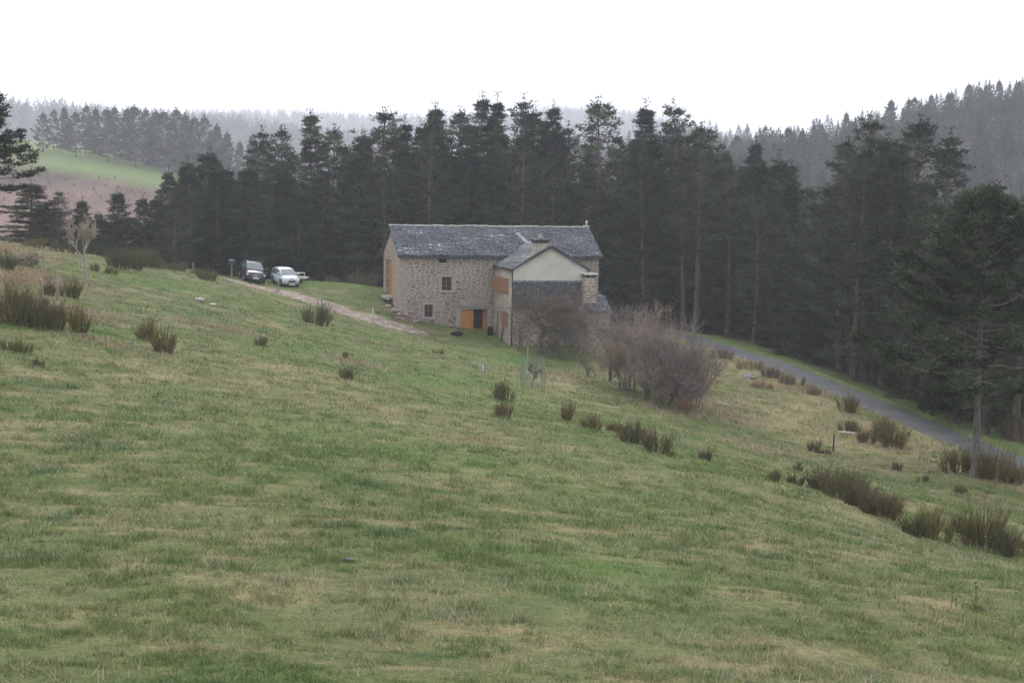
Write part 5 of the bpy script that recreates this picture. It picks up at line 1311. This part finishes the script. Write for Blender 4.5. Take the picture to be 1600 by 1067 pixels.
    em = MB(); ang = [2*math.pi*i/12 for i in range(12)]; em.prism([(e[0]+.036, math.cos(t)*.085, gz_-(.17 if chromegrille else -.02)+math.sin(t)*.075) for t in ang], (.012, 0, 0)); em.build('emblem', M['chrome'], root)
    it = MB(); it.prism([(e[0]+.0, -.5, gz_-.36), (e[0]+.0, .5, gz_-.36), (e[0]+.0, .56, gz_-.50), (e[0]+.0, -.56, gz_-.50)], (.03, 0, 0)); it.build('air_intake', M['black'], root)
    MB().box(e[0]+.032, e[0]+.045, -.26, .26, gz_-(.35 if chromegrille else .43)-.055, gz_-(.35 if chromegrille else .43)+.055).build('number_plate', M['plate'], root)
    return root, G
vS = [(-2.32, .74, .95, .38), (-2.24, .85, 1.02, .26), (-1.3, .91, 1.05, .19), (0, .92, 1.06, .18), (1.05, .91, 1.04, .18), (1.62, .88, .97, .18), (2.06, .80, .86, .2), (2.26, .66, .74, .24)]
vG = [(-2.26, .82, .78, 1.0, 1.08), (-2.1, .85, .70, 1.03, 1.58), (-1.2, .87, .72, 1.05, 1.66), (-.1, .87, .71, 1.05, 1.65), (.35, .86, .68, 1.04, 1.58), (1.32, .82, .80, 1.02, 1.03)]
van, _g = car('parked_car', 'black people carrier with roof rails parked on the track, left of the white car', 399, 443.5, math.radians(19), vS, vG, M['paint_dark'], (-1.35, 1.42), .32, True)
for s in (-1, 1): MB().tube([(-1.9, s*.66, 1.62), (-1.7, s*.67, 1.71), (0, s*.67, 1.71), (.2, s*.66, 1.63)], .022, 6).build('roof_rail', M['chrome'], van, True)
hS = [(-1.92, .68, .85, .38), (-1.86, .77, .95, .26), (-1.1, .83, .98, .18), (0, .84, .97, .17), (.9, .83, .95, .17), (1.4, .80, .88, .17), (1.76, .72, .76, .2), (1.94, .58, .64, .24)]
hG = [(-1.88, .74, .7, .9, .96), (-1.7, .77, .62, .95, 1.36), (-.9, .79, .64, .96, 1.46), (-.2, .79, .63, .96, 1.46), (.15, .78, .60, .95, 1.40), (1.18, .74, .72, .92, .93)]
car('parked_car', 'silver-white small hatchback parked on the track, right of the black car', 456, 449.5, math.radians(26), hS, hG, M['paint_white'], (-1.2, 1.22), .29, False)

# ------------------------------------------------------------------ haze
m = bpy.data.materials.new('haze'); m.use_nodes = True; m.node_tree.nodes.clear()
o_ = m.node_tree.nodes.new('ShaderNodeOutputMaterial'); pv = m.node_tree.nodes.new('ShaderNodeVolumePrincipled')
pv.inputs['Color'].default_value = (.91, .935, 1.0, 1); pv.inputs['Density'].default_value = 0.00043; pv.inputs['Anisotropy'].default_value = .35
m.node_tree.links.new(pv.outputs[0], o_.inputs['Volume'])
zmin = float(ZG.min())-1
hb = MB().box(-2610, 2610, -130, 3610, zmin, float(terrain(np.linspace(-2600, 2600, 300), np.full(300, 2550.)).max())+32).build('haze', m); tag(hb, kind='stuff', label='pale damp haze filling the air of the valley', cat='haze')
